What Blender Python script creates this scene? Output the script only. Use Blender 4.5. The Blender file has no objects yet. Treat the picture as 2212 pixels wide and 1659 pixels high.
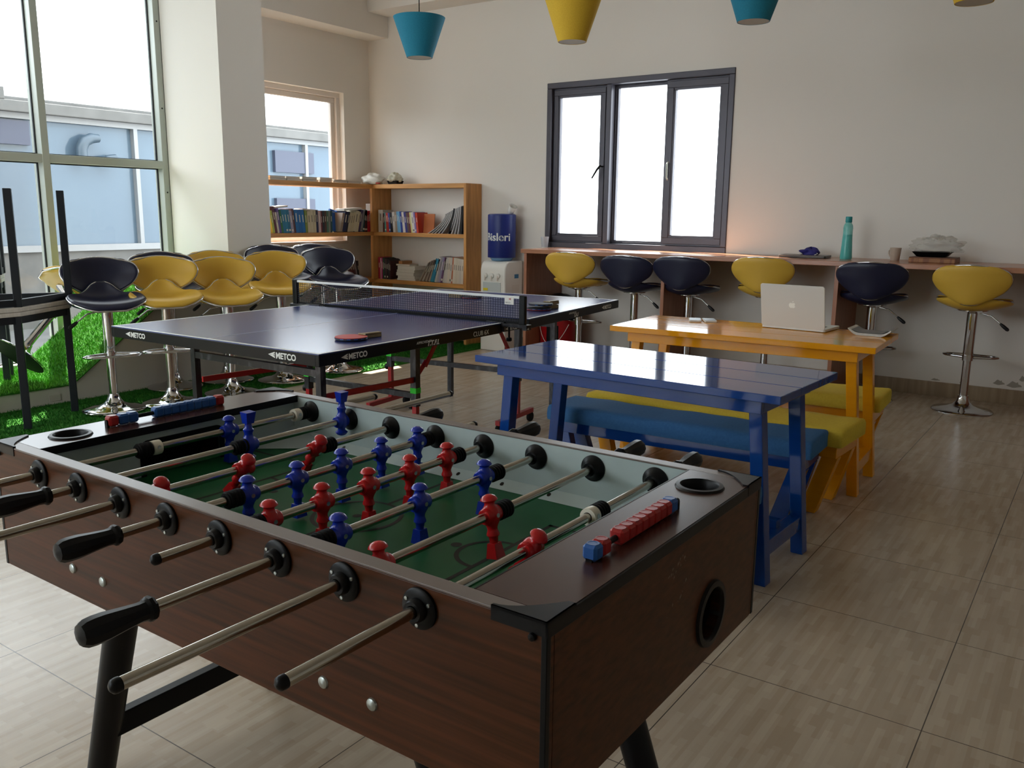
import bpy, math, random
import numpy as np
from mathutils import Matrix, Vector, Euler
random.seed(7)
rng = np.random.default_rng(5)
C = bpy.context.scene.collection
PI = math.pi

# ------------------------------------------------------------------ helpers
def lin(h):
    h = h.lstrip('#')
    out = []
    for i in (0, 2, 4):
        c = int(h[i:i+2], 16) / 255
        out.append(c / 12.92 if c <= .04045 else ((c + .055) / 1.055) ** 2.4)
    return tuple(out)

class MB:
    """collects shapes into one mesh"""
    def __init__(self):
        self.v = []; self.f = []; self.mi = []; self.m = 0
    def add(self, vs, fs, M=None):
        b = len(self.v)
        if M is not None:
            vs = [M @ Vector(p) for p in vs]
        self.v += [tuple(p) for p in vs]
        for q in fs:
            self.f.append([b + i for i in q]); self.mi.append(self.m)
        return self
    def box(self, x0, x1, y0, y1, z0, z1, M=None):
        vs = [(x0,y0,z0),(x1,y0,z0),(x1,y1,z0),(x0,y1,z0),(x0,y0,z1),(x1,y0,z1),(x1,y1,z1),(x0,y1,z1)]
        return self.add(vs, [(0,3,2,1),(4,5,6,7),(0,1,5,4),(1,2,6,5),(2,3,7,6),(3,0,4,7)], M)
    def prism(self, poly, z0, z1, M=None):
        n = len(poly)
        vs = [(p[0],p[1],z0) for p in poly] + [(p[0],p[1],z1) for p in poly]
        fs = [tuple(range(n-1,-1,-1)), tuple(range(n, 2*n))] + [(i,(i+1)%n,n+(i+1)%n,n+i) for i in range(n)]
        return self.add(vs, fs, M)
    def bar(self, p, q, w, h=None, up=(0,0,1)):
        """rectangular bar from p to q, w across, h along up"""
        h = h or w
        p = Vector(p); q = Vector(q); d = (q-p); L = d.length; d.normalize()
        up = Vector(up)
        if abs(d.dot(up)) > .98: up = Vector((0,1,0))
        s = d.cross(up).normalized(); u = s.cross(d).normalized()
        M = Matrix(((s.x,d.x,u.x,p.x),(s.y,d.y,u.y,p.y),(s.z,d.z,u.z,p.z),(0,0,0,1)))
        return self.box(-w/2,w/2,0,L,-h/2,h/2,M)
    def leg(self, p, q, a, b):
        """vertical-ended leg: horizontal rectangular sections a (x) by b (y) at p (top) and q (bottom)"""
        vs = []
        for c in (q, p):
            vs += [(c[0]-a/2,c[1]-b/2,c[2]),(c[0]+a/2,c[1]-b/2,c[2]),(c[0]+a/2,c[1]+b/2,c[2]),(c[0]-a/2,c[1]+b/2,c[2])]
        return self.add(vs, [(0,3,2,1),(4,5,6,7),(0,1,5,4),(1,2,6,5),(2,3,7,6),(3,0,4,7)])
    def lathe(self, prof, n=24, M=None, cap=True, arc=None):
        vs = []; fs = []
        k = len(prof)
        for i in range(n):
            a = 2*PI*i/n
            for r, z in prof:
                vs.append((r*math.cos(a), r*math.sin(a), z))
        for i in range(n):
            j = (i+1) % n
            for t in range(k-1):
                fs.append((i*k+t, j*k+t, j*k+t+1, i*k+t+1))
        if cap:
            if prof[0][0] > 1e-6: fs.append(tuple(i*k for i in range(n-1,-1,-1)))
            if prof[-1][0] > 1e-6: fs.append(tuple(i*k+k-1 for i in range(n)))
        return self.add(vs, fs, M)
    def tube(self, path, r, n=10, closed=False, caps=True):
        P = [Vector(p) for p in path]; m = len(P)
        T = []
        for i in range(m):
            if closed: t = P[(i+1)%m] - P[i-1]
            else: t = P[min(i+1,m-1)] - P[max(i-1,0)]
            T.append(t.normalized())
        up = Vector((0,0,1)) if abs(T[0].z) < .9 else Vector((1,0,0))
        nrm = (up - T[0]*up.dot(T[0])).normalized()
        vs = []; fs = []
        for i in range(m):
            nrm = (nrm - T[i]*nrm.dot(T[i])).normalized()
            b = T[i].cross(nrm)
            rr = r[i] if isinstance(r, (list, tuple)) else r
            for k in range(n):
                a = 2*PI*k/n
                vs.append(P[i] + nrm*rr*math.cos(a) + b*rr*math.sin(a))
        for i in range(m if closed else m-1):
            j = (i+1) % m
            for k in range(n):
                l = (k+1) % n
                fs.append((i*n+k, i*n+l, j*n+l, j*n+k))
        if not closed and caps:
            fs.append(tuple(range(n-1,-1,-1))); fs.append(tuple((m-1)*n+k for k in range(n)))
        return self.add(vs, fs)
    def cyl(self, p, q, r, n=16):
        return self.tube([p, q], r, n)
    def plate_hole(self, x0, x1, y0, y1, cx, cy, r, z0, z1, M=None, n=40):
        """plate in xy with a round hole"""
        ang = [2*PI*i/n for i in range(n)]
        ang += [math.atan2(y-cy, x-cx) % (2*PI) for x in (x0,x1) for y in (y0,y1)]
        ang = sorted(set(ang)); m = len(ang)
        ins = [(cx+r*math.cos(a), cy+r*math.sin(a)) for a in ang]
        out = []
        for a in ang:
            c, s = math.cos(a), math.sin(a); ts = []
            if abs(c) > 1e-9: ts.append(((x1 if c > 0 else x0)-cx)/c)
            if abs(s) > 1e-9: ts.append(((y1 if s > 0 else y0)-cy)/s)
            t = min(ts); out.append((cx+t*c, cy+t*s))
        vs = [(x,y,z) for z in (z0,z1) for ring in (ins,out) for x,y in ring]
        fs = []
        for i in range(m):
            j = (i+1)%m
            fs += [(i,m+i,m+j,j)[::-1], (2*m+i,3*m+i,3*m+j,2*m+j), (i,j,2*m+j,2*m+i)[::-1], (m+i,m+j,3*m+j,3*m+i)]
        return self.add(vs, fs, M)
    def obj(self, name, mats, parent=None, smooth=None, bevel=0, seg=2):
        me = bpy.data.meshes.new(name)
        me.from_pydata(self.v, [], self.f)
        mats = mats if isinstance(mats, (list, tuple)) else [mats]
        for m in mats: me.materials.append(m)
        if len(mats) > 1: me.polygons.foreach_set('material_index', self.mi)
        if smooth is not None:
            me.polygons.foreach_set('use_smooth', [True]*len(me.polygons))
            me.set_sharp_from_angle(angle=math.radians(smooth))
        me.update()
        o = bpy.data.objects.new(name, me); C.objects.link(o)
        if parent is not None: o.parent = parent
        if bevel:
            b = o.modifiers.new('edge', 'BEVEL'); b.width = bevel; b.segments = seg
            b.limit_method = 'ANGLE'; b.angle_limit = math.radians(40)
        return o

def rot(ax, deg, loc=(0,0,0)):
    return Matrix.Translation(loc) @ Matrix.Rotation(math.radians(deg), 4, ax)

def thing(name, label, cat, loc=(0,0,0), deg=0, group=None):
    o = bpy.data.objects.new(name, None); C.objects.link(o)
    o.empty_display_size = .1
    o.location = loc; o.rotation_euler = (0,0,math.radians(deg))
    return tag(o, label, cat, group)
def tag(o, label, cat, group=None, kind=None):
    o['label'] = label; o['category'] = cat
    if group: o['group'] = group
    if kind: o['kind'] = kind
    return o
def struct(o):
    o['kind'] = 'structure'; return o
def dup(root, loc=None, deg=None, label=None, group=None):
    r = root.copy(); C.objects.link(r)
    if loc is not None: r.location = loc
    if deg is not None: r.rotation_euler = (0,0,math.radians(deg))
    if label: r['label'] = label
    if group: r['group'] = group
    for ch in list(root.children):
        c = ch.copy(); C.objects.link(c); c.parent = r
        for g in list(ch.children):
            d = g.copy(); C.objects.link(d); d.parent = c
    return r
def recolor(root, table):
    """give the copy's parts their own materials by part name stem"""
    for o in [root] + list(root.children_recursive):
        k = o.name.split('.')[0]
        if k in table and o.type == 'MESH':
            o.data = o.data.copy(); o.data.materials[0] = table[k]

def text_obj(name, s, size, m, parent, org, xd, yd, depth=.0006, shear=0, spacing=1.0, bold=0.0, align='LEFT'):
    cu = bpy.data.curves.new(name, 'FONT')
    cu.body = s; cu.size = size; cu.extrude = depth/2; cu.shear = shear; cu.space_character = spacing; cu.offset = bold
    cu.align_x = align
    t = bpy.data.objects.new(name, cu); C.objects.link(t)
    dg = bpy.context.evaluated_depsgraph_get(); dg.update()
    me = bpy.data.meshes.new_from_object(t.evaluated_get(dg))
    bpy.data.objects.remove(t)
    xd = Vector(xd).normalized(); yd = Vector(yd).normalized(); n = xd.cross(yd)
    me.transform(Matrix(((xd.x,yd.x,n.x,org[0]),(xd.y,yd.y,n.y,org[1]),(xd.z,yd.z,n.z,org[2]),(0,0,0,1))))
    me.materials.clear(); me.materials.append(m)
    o = bpy.data.objects.new(name, me); C.objects.link(o); o.parent = parent
    return o

# ------------------------------------------------------------------ materials
def mat(name, col, rough=.5, metal=0.0, spec=.5, noise=None, bump=None, coat=0, coat_rough=.1, trans=0, alpha=1, ior=1.45, sheen=0, emit=None):
    m = bpy.data.materials.new(name); m.use_nodes = True
    nt = m.node_tree; b = nt.nodes['Principled BSDF']
    if isinstance(col, str): col = lin(col)
    b.inputs['Base Color'].default_value = (*col, 1)
    b.inputs['Roughness'].default_value = rough
    b.inputs['Metallic'].default_value = metal
    b.inputs['Specular IOR Level'].default_value = spec
    b.inputs['Coat Weight'].default_value = coat; b.inputs['Coat Roughness'].default_value = coat_rough
    b.inputs['Transmission Weight'].default_value = trans; b.inputs['IOR'].default_value = ior
    b.inputs['Alpha'].default_value = alpha; b.inputs['Sheen Weight'].default_value = sheen
    tc = nt.nodes.new('ShaderNodeTexCoord')
    def tex(scale, stretch=(1,1,1), detail=4):
        mp = nt.nodes.new('ShaderNodeMapping'); mp.inputs['Scale'].default_value = stretch
        nt.links.new(tc.outputs['Object'], mp.inputs[0])
        n = nt.nodes.new('ShaderNodeTexNoise'); n.inputs['Scale'].default_value = scale; n.inputs['Detail'].default_value = detail
        nt.links.new(mp.outputs[0], n.inputs[0]); return n
    if noise:   # (scale, colour2, stretch[, lo, hi])
        n = tex(noise[0], noise[2] if len(noise) > 2 else (1,1,1))
        r = nt.nodes.new('ShaderNodeValToRGB')
        lo, hi = (noise[3], noise[4]) if len(noise) > 3 else (.35, .65)
        r.color_ramp.elements[0].position = lo; r.color_ramp.elements[1].position = hi
        c2 = lin(noise[1]) if isinstance(noise[1], str) else noise[1]
        r.color_ramp.elements[0].color = (*col, 1); r.color_ramp.elements[1].color = (*c2, 1)
        nt.links.new(n.outputs['Fac'], r.inputs[0]); nt.links.new(r.outputs[0], b.inputs['Base Color'])
    if bump:    # (scale, strength[, stretch])
        n = tex(bump[0], bump[2] if len(bump) > 2 else (1,1,1))
        bn = nt.nodes.new('ShaderNodeBump'); bn.inputs['Strength'].default_value = bump[1]; bn.inputs['Distance'].default_value = .01
        nt.links.new(n.outputs['Fac'], bn.inputs['Height']); nt.links.new(bn.outputs[0], b.inputs['Normal'])
    if emit:
        b.inputs['Emission Color'].default_value = (*emit[0], 1); b.inputs['Emission Strength'].default_value = emit[1]
    return m
def glass_mat(name, tint=(1,1,1), refl=1.0):
    m = bpy.data.materials.new(name); m.use_nodes = True; nt = m.node_tree
    for n in list(nt.nodes):
        if n.type != 'OUTPUT_MATERIAL': nt.nodes.remove(n)
    out = [n for n in nt.nodes if n.type == 'OUTPUT_MATERIAL'][0]
    t = nt.nodes.new('ShaderNodeBsdfTransparent'); t.inputs[0].default_value = (*tint, 1)
    g = nt.nodes.new('ShaderNodeBsdfGlossy'); g.inputs['Roughness'].default_value = .02
    fr = nt.nodes.new('ShaderNodeFresnel'); fr.inputs[0].default_value = 1.3
    mx = nt.nodes.new('ShaderNodeMixShader')
    ge = nt.nodes.new('ShaderNodeNewGeometry'); mu = nt.nodes.new('ShaderNodeMath'); mu.operation = 'MULTIPLY'
    iv = nt.nodes.new('ShaderNodeMath'); iv.operation = 'SUBTRACT'; iv.inputs[0].default_value = 1
    nt.links.new(ge.outputs['Backfacing'], iv.inputs[1]); nt.links.new(iv.outputs[0], mu.inputs[0]); nt.links.new(fr.outputs[0], mu.inputs[1])
    nt.links.new(mu.outputs[0], mx.inputs[0]); nt.links.new(t.outputs[0], mx.inputs[1]); nt.links.new(g.outputs[0], mx.inputs[2])
    nt.links.new(mx.outputs[0], out.inputs[0])
    return m

def floor_mat(name, base, c1, c2, seam, rough=.3):
    m = bpy.data.materials.new(name); m.use_nodes = True; nt = m.node_tree; L = nt.links.new
    b = nt.nodes['Principled BSDF']
    g = nt.nodes.new('ShaderNodeNewGeometry')
    def brick(mp_loc, swap, w, h, mortar, col1, col2, cm, offs=.5):
        sx = nt.nodes.new('ShaderNodeSeparateXYZ'); L(g.outputs['Position'], sx.inputs[0])
        cx = nt.nodes.new('ShaderNodeCombineXYZ')
        if swap: L(sx.outputs[1], cx.inputs[0]); L(sx.outputs[0], cx.inputs[1])
        else: L(sx.outputs[0], cx.inputs[0]); L(sx.outputs[1], cx.inputs[1])
        mp = nt.nodes.new('ShaderNodeMapping'); mp.inputs['Location'].default_value = mp_loc
        L(cx.outputs[0], mp.inputs[0])
        t = nt.nodes.new('ShaderNodeTexBrick'); t.inputs['Scale'].default_value = 1
        t.inputs['Brick Width'].default_value = w; t.inputs['Row Height'].default_value = h
        t.inputs['Mortar Size'].default_value = mortar; t.inputs['Mortar Smooth'].default_value = .1
        t.offset = offs
        t.inputs['Color1'].default_value = (*col1,1); t.inputs['Color2'].default_value = (*col2,1); t.inputs['Mortar'].default_value = (*cm,1)
        L(mp.outputs[0], t.inputs[0]); return t
    st = brick((.03,.07,0), True, .15, .0225, 0.0, c1, c2, c1, .37)
    st2 = brick((.11,.013,0), True, .23, .0225, 0.0, base, c2, base, .61)
    mx = nt.nodes.new('ShaderNodeMix'); mx.data_type = 'RGBA'; mx.inputs[0].default_value = .5
    L(st.outputs[0], mx.inputs[6]); L(st2.outputs[0], mx.inputs[7])
    nz = nt.nodes.new('ShaderNodeTexNoise'); nz.inputs['Scale'].default_value = 1.3; L(g.outputs['Position'], nz.inputs[0])
    mm = nt.nodes.new('ShaderNodeMix'); mm.data_type = 'RGBA'; L(nz.outputs['Fac'], mm.inputs[0])
    mb = nt.nodes.new('ShaderNodeMix'); mb.data_type = 'RGBA'; mb.inputs[0].default_value = .12
    L(mx.outputs[2], mb.inputs[6]); mb.inputs[7].default_value = (*base,1)
    L(mx.outputs[2], mm.inputs[6]); L(mb.outputs[2], mm.inputs[7])
    se = brick((.284,-2.368+.6,0), False, .597, .6, .0016, (0,0,0), (0,0,0), (1,1,1), 0)
    fin = nt.nodes.new('ShaderNodeMix'); fin.data_type = 'RGBA'
    L(se.outputs['Fac'], fin.inputs[0]); L(mm.outputs[2], fin.inputs[6]); fin.inputs[7].default_value = (*seam,1)
    L(fin.outputs[2], b.inputs['Base Color'])
    b.inputs['Roughness'].default_value = rough; b.inputs['Specular IOR Level'].default_value = .45
    bp = nt.nodes.new('ShaderNodeBump'); bp.inputs['Strength'].default_value = .15; bp.inputs['Distance'].default_value = .002; bp.invert = True
    L(se.outputs['Fac'], bp.inputs['Height']); L(bp.outputs[0], b.inputs['Normal'])
    return m

W_WALL = mat('wall_paint', '#e4e0da', .85, spec=.2, bump=(60,.03))
W_CEIL = mat('ceiling_paint', '#e6e1d8', .9, spec=.2)
M_FLOOR = floor_mat('stave_tile', lin('#bcae9b'), lin('#c3b5a2'), lin('#a8957f'), lin('#4a4038'), .26)
M_SKIRT = mat('skirting_tile', '#a39179', .4, noise=(3,'#8d7a63',(9,1,.5)))
M_WINFRAME = mat('grey_window_aluminium', '#4a4850', .35, metal=.35)
M_ALU = mat('pale_powder_aluminium', '#aeb4ad', .4, metal=.15)
M_SEAL = mat('black_gasket', '#15181a', .6)
M_CREAMFRAME = mat('cream_window_frame', '#dad3cd', .45)
M_GLASS = glass_mat('window_glass', (.97,.985,.99))
M_DARKWOOD = mat('mahogany_laminate', '#56301b', .36, spec=.18, noise=(6,'#38200f',(.5,5,16),.3,.7))
M_DARKTOP = mat('mahogany_top', '#42251e', .26, spec=.4, noise=(7,'#3b211b',(9,.5,3),.3,.7))
M_RIM = mat('grey_brown_edging', '#6f625c', .35)
M_BLACK = mat('black_plastic', '#08080a', .38, spec=.22)
M_BLACKMATT = mat('black_rubber', '#08080a', .7, spec=.2)
M_INNER = mat('pale_blue_lining', '#b9c8c8', .45, noise=(5,'#aab8b8'))
M_GREEN = mat('playfield_green', '#215f3a', .4, spec=.2, noise=(4,'#1d5534'))
M_LINE = mat('playfield_line', '#221d18', .45, spec=.2)
M_CHROME = mat('chrome', '#c9c9cb', .08, metal=1)
M_STEEL = mat('worn_chrome_rod', '#b4afa5', .17, metal=1, noise=(9,'#7d766a',(1,.2,1),.5,.85))
M_RUST = mat('rusty_chrome', '#bdb6ad', .2, metal=.95, noise=(11,'#7a4f33',(1,1,.3),.5,.72))
M_SCREW = mat('screw_steel', '#a7adaa', .3, metal=.9)
M_RED = mat('red_plastic', '#b01418', .25, spec=.5)
M_BLUE = mat('blue_plastic', '#0f2c9c', .25, spec=.5)
M_BLUEBEAD = mat('blue_bead_plastic', '#24569a', .35)
M_REDBEAD = mat('red_bead_plastic', '#9c1e1e', .35)
M_WHITEPL = mat('cream_plastic', '#d8d2c2', .35)
M_TT = mat('blue_table_paint', '#2c3870', .24, spec=.42, noise=(2,'#323d74'))
M_TTEDGE = mat('black_table_edge', '#0b0b0e', .35, spec=.25)
M_WHITELINE = mat('white_line', '#d8dad8', .4)
M_LETTER = mat('white_lettering', '#d9dcd8', .4)
M_TTLEG = mat('dark_wrapped_steel', '#2a2a2e', .3, metal=.4, noise=(30,'#55555a',(1,1,.4),.5,.75))
M_TTRED = mat('red_frame_paint', '#9c1118', .3)
M_TAPE = mat('green_tape', '#2bd02b', .5)
M_BLUEPAINT = mat('blue_gloss_paint', '#0d377c', .07, spec=.45, noise=(5,'#103b80',(.3,6,6)), bump=(6,.012,(.5,9,6)))
M_YELPAINT = mat('yellow_gloss_paint', '#e09712', .08, spec=.38, noise=(5,'#db9010',(.3,6,6)), bump=(6,.012,(.5,9,6)))
M_BLUECUSH = mat('blue_canvas', '#3d6b9c', .85, spec=.2, noise=(90,'#386594'), bump=(300,.15))
M_YELCUSH = mat('yellow_canvas', '#d4bb45', .85, spec=.2, noise=(90,'#cdb33f'), bump=(300,.15))
M_YELLEATHER = mat('yellow_leatherette', '#cda53f', .42, spec=.45, bump=(260,.1))
M_NAVYLEATHER = mat('navy_leatherette', '#171a33', .36, spec=.5, bump=(260,.1))
M_YELPIPE = M_CHROME
M_LEVER = mat('lever_grip', '#121214', .5)
M_WOOD = mat('pine_wood', '#cf9455', .45, noise=(6,'#b07a42',(5,5,.5),.35,.7))
M_WOODH = mat('pine_shelf', '#d29857', .45, noise=(6,'#b78046',(.6,.6,8),.35,.7))
M_COUNTER = mat('counter_laminate', '#b07a5c', .25, spec=.5, noise=(8,'#a26d50',(.5,6,6)))
M_COUNTERV = mat('counter_panel', '#a87258', .35, noise=(8,'#986349',(6,6,.5)))
M_GREYTOP = mat('grey_laminate', '#d2cec8', .35, noise=(9,'#c6c2bb',(1,9,1)))
M_DARKLEG = mat('charcoal_steel', '#1b1f24', .45, spec=.3)
M_TEALSHADE = mat('teal_fabric_shade', '#1b7d99', .8, noise=(160,'#187590'), bump=(400,.1))
M_YELSHADE = mat('yellow_fabric_shade', '#ddb637', .8, noise=(160,'#d5ad30'), bump=(400,.1))
M_SHADEIN = mat('shade_lining', '#c9c1b4', .8)
M_TURF = mat('turf_backing', '#366f22', .95, spec=.1)
M_BLADE = mat('grass_blade', '#6aa83c', .7, spec=.08, noise=(40,'#4d8c2a'))
M_BLADED = mat('mat_blade', '#33702a', .7, spec=.08, noise=(40,'#21541a'))
M_RAMP = mat('white_plaster', '#cfc8bd', .85, spec=.2)
M_PAPER = mat('paper_white', '#d9d6d0', .8)
M_SILVER = mat('silver_aluminium', '#d6d6d2', .42, metal=.0)
M_CONCRETE = mat('grey_concrete', (.10,.10,.098), .9, noise=(3,(.13,.13,.127)))
M_FACADE = mat('blue_tinted_glazing', (.085,.125,.165), .12, spec=.5, noise=(.7,(.075,.112,.155)))
M_FACADEF = mat('grey_facade_frame', (.22,.23,.24), .5)
SKY = 4.5; SUN = 18.0; EXPO = 0.6
# ------------------------------------------------------------------ camera
cam = bpy.data.cameras.new('camera'); cam.sensor_fit = 'HORIZONTAL'; cam.sensor_width = 36
cam.lens = 1872.4657*36/2212; cam.clip_start = .05; cam.clip_end = 200
co = bpy.data.objects.new('camera', cam); C.objects.link(co)
r_ = Vector((0.82178882, 0.56969283, 0.01064043)); u_ = Vector((-0.11863476, 0.15280742, 0.98110942)); f_ = Vector((-0.55730507, 0.80752707, -0.1931608))
co.matrix_world = Matrix(((r_.x,u_.x,-f_.x,0),(r_.y,u_.y,-f_.y,0),(r_.z,u_.z,-f_.z,1.35386),(0,0,0,1)))
bpy.context.scene.camera = co

# ------------------------------------------------------------------ room shell
YB = 7.286; XL = -6.977; ZC = 3.72; XR = 3.6; YF = -3.2
b = MB(); b.box(XL-.25, XR+.2, YF-.2, YB+.25, -.12, 0); struct(b.obj('floor', M_FLOOR))
b = MB(); b.box(XL-.25, XR+.2, YF-.2, YB+.25, ZC, ZC+.15); struct(b.obj('ceiling', W_CEIL))
# back wall with the dark window's opening
wx0, wx1, wz0, wz1 = -4.65, -2.797, 1.032, 2.567
b = MB()
b.box(XL-.25, wx0, YB, YB+.25, 0, ZC); b.box(wx1, XR+.2, YB, YB+.25, 0, ZC)
b.box(wx0, wx1, YB, YB+.25, 0, wz0); b.box(wx0, wx1, YB, YB+.25, wz1, ZC)
struct(b.obj('wall_back', W_WALL))
# left wall behind the pillar, with the small window's opening
sy0, sy1, sz0, sz1 = 5.45, 6.895, 1.03, 2.59
b = MB()
b.box(XL-.25, XL, 5.05, sy0, 0, ZC); b.box(XL-.25, XL, sy1, YB, 0, ZC)
b.box(XL-.25, XL, sy0, sy1, 0, sz0); b.box(XL-.25, XL, sy0, sy1, sz1, ZC)
b.box(XL-.25, -6.83, YF-.2, 4.66, 3.5, ZC)
b.box(XL-.25, -6.83, YF-.2, 4.66, 0, .1)
struct(b.obj('wall_left', W_WALL))
b = MB(); b.box(-6.955, -6.1, 4.657, 5.108, 0, ZC); struct(b.obj('wall_pillar', W_WALL))
b = MB(); b.box(XL, -6.687, 5.108, YB, 3.172, ZC); b.box(-6.687, XR, 6.98, YB, 3.385, ZC); b.box(XL-.25, -6.3, YF, 4.652, 3.5, ZC); struct(b.obj('trim_1', W_WALL))
b = MB(); b.box(XR, XR+.2, YF-.2, YB+.25, 0, ZC); struct(b.obj('wall_right', W_WALL))
b = MB(); fx0, fx1 = -6.7, -2.8
b.box(XL-.25, XR+.2, YF-.2, YF, 0, .3); b.box(XL-.25, XR+.2, YF-.2, YF, 3.4, ZC)
b.box(XL-.25, fx0, YF-.2, YF, .3, 3.4); b.box(fx1, XR+.2, YF-.2, YF, .3, 3.4); struct(b.obj('wall_front', W_WALL))
win_added = None
b = MB()
for k in range(7):
    x = fx0+(fx1-fx0)*k/6; b.box(max(x-.03,fx0),min(x+.03,fx1),YF-.12,YF-.02,.3,3.4)
b.box(fx0,fx1,YF-.12,YF-.02,.3,.36); b.box(fx0,fx1,YF-.12,YF-.02,3.34,3.4); b.box(fx0,fx1,YF-.12,YF-.02,1.70,1.76)
win_added = struct(b.obj('window_added_light', M_ALU))  # unseen window added behind the camera to brighten the room
MB().box(fx0+.03,fx1-.03,YF-.073,YF-.067,.36,3.34).obj('pane', M_GLASS, win_added)
b = MB(); b.box(-5.42, XR, YB-.01, YB, 0, .112); struct(b.obj('baseboard_back', M_SKIRT, bevel=.002))
b = MB(); b.box(-8.5, XL-.25, YF-1, 5.6, 3.62, 3.8); struct(b.obj('trim_added_overhang', W_CEIL))  # unseen roof overhang added to cut sky light and the sun's reach
# damp blotches low on the back wall
M_DAMP = mat('damp_stain', '#a39d92', .9)
b = MB()
for (cx, cz, w, h) in [(-.62,.155,.035,.018),(-.52,.15,.045,.022),(-1.05,.128,.03,.008),(-.86,.13,.02,.01),(-.47,.2,.02,.02)]:
    n = 14; vs = [(cx+w*math.cos(2*PI*i/n)*(1+.35*math.sin(5*i)), YB-.0015, cz+h*math.sin(2*PI*i/n)*(1+.3*math.cos(3*i))) for i in range(n)]
    b.add(vs, [tuple(range(n))])
struct(b.obj('trim_2', M_DAMP))

# --- window_1: glazed wall on the left
def frame_rect(b, x0, x1, y0, y1, z0, z1, w):
    b.box(x0,x1,y0,y1,z0,z0+w); b.box(x0,x1,y0,y1,z1-w,z1)
    b.box(x0,x1,y0,y0+w,z0+w,z1-w); b.box(x0,x1,y1-w,y1,z0+w,z1-w)
GX = -6.93
b = MB()
b.box(-6.97,-6.85,4.60,4.656,.1,3.5)                   # jamb by the pillar
b.box(-6.97,-6.85,YF,4.60,.1,.17); b.box(-6.97,-6.85,YF,4.60,3.43,3.5)
win1 = struct(b.obj('window_1', M_ALU, bevel=.004))
for y in (3.60, 2.32, 1.04, -.24, -1.52, -2.80):
    MB().box(-6.99,-6.848,y-.028,y+.028,.17,3.43).obj('mullion', M_ALU, win1, bevel=.003)
b = MB(); b.box(-6.965,-6.853,YF,4.60,1.70,1.762); b.obj('transom', M_ALU, win1, bevel=.003)
MB().box(-6.865,-6.848,4.655,4.668,.1,3.5).obj('gasket', M_SEAL, win1)
ys = [YF-.03,-2.80,-1.52,-.24,1.04,2.32,3.60,4.628]
for i in range(7):
    for z0, z1 in ((.17,1.70),(1.762,3.43)):
        p = MB(); p.box(GX-.003,GX+.003,ys[i]+.03,ys[i+1]-.03,z0,z1); p.obj('pane', M_GLASS, win1)
        g = MB(); y0, y1 = ys[i]+.028, ys[i+1]-.028
        frame_rect(g, GX-.008, GX+.008, y0, y1, z0, z1, .009); g.obj('pane_seal', M_SEAL, win1)
s = MB()
for z in (.6,1.5,2.2,2.9): s.lathe([(.007,0),(.007,.003),(0,.004)],10,rot('Y',90,(-6.851,4.628,z)))
s.obj('screw', M_BLACK, win1)

# --- window_2: small cream window behind the bookcase
b = MB(); frame_rect(b, -7.15,-7.04, sy0, sy1, sz0, sz1, .05)
win2 = struct(b.obj('window_2', M_CREAMFRAME, bevel=.004))
b = MB(); frame_rect(b, -7.11,-7.07, sy0+.05, sy1-.05, sz0+.05, sz1-.05, .055); b.obj('sash', M_CREAMFRAME, win2, bevel=.006)
MB().box(-7.093,-7.087,sy0+.1,sy1-.1,sz0+.1,sz1-.1).obj('pane', M_GLASS, win2)
MB().box(-7.04,-6.955,sy0,sy1,sz0-.02,sz0+.012).obj('sill', M_CREAMFRAME, win2, bevel=.004)

# --- window_3: dark framed sliding window
b = MB(); w_ = .052; ya, yb_ = YB-.012, YB+.14
b.box(wx0,wx1,ya,yb_,wz0,wz0+w_); b.box(wx0,wx1,ya,yb_,wz1-w_,wz1); b.box(wx0,wx0+w_,ya,yb_,wz0+w_,wz1-w_); b.box(wx1-w_,wx1,ya,yb_,wz0+w_,wz1-w_)
b.box(-4.015,-3.965,YB+.0,YB+.13,wz0+.05,wz1-.05)
win3 = struct(b.obj('window_3', M_WINFRAME, bevel=.005))
def sash(x0, x1, y, w, wb):
    s = MB(); z0, z1 = wz0+.052, wz1-.052
    s.box(x0,x1,y,y+.045,z0,z0+wb); s.box(x0,x1,y,y+.045,z1-wb,z1); s.box(x0,x0+w,y,y+.045,z0+wb,z1-wb); s.box(x1-w,x1,y,y+.045,z0+wb,z1-wb)
    s.box(x0+.012,x1-.012,y-.01,y,z0+.015,z0+wb-.02); s.box(x0+.012,x1-.012,y-.01,y,z1-wb+.02,z1-.015)
    s.box(x0+.012,x0+w-.018,y-.01,y,z0+wb-.02,z1-wb+.02); s.box(x1-w+.018,x1-.012,y-.01,y,z0+wb-.02,z1-wb+.02)
    o = s.obj('sash', M_WINFRAME, win3, bevel=.003)
    MB().box(x0+w-.005,x1-w+.005,y+.018,y+.024,z0+wb-.005,z1-wb+.005).obj('pane', M_GLASS, win3)
    return o
s1 = sash(-4.598,-4.02,YB+.03,.072,.085)
s2 = sash(-3.43,-2.849,YB+.03,.088,.09)
s3 = sash(-3.97,-3.40,YB+.085,.035,.03)
h = MB(); h.tube([(-4.045,YB+.02,1.79),(-4.045,YB-.02,1.79)],.008); h.tube([(-4.045,YB-.02,1.80),(-4.07,YB-.04,1.76),(-4.115,YB-.055,1.68)],[.011,.01,.007]); h.obj('handle', M_BLACK, win3, smooth=40)
h = MB(); h.tube([(-3.385,YB+.025,1.66),(-3.385,YB-.0,1.68),(-3.385,YB-.0,1.80),(-3.385,YB+.025,1.82)],.008); h.obj('handle', M_ALU, win3, smooth=40)

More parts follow.
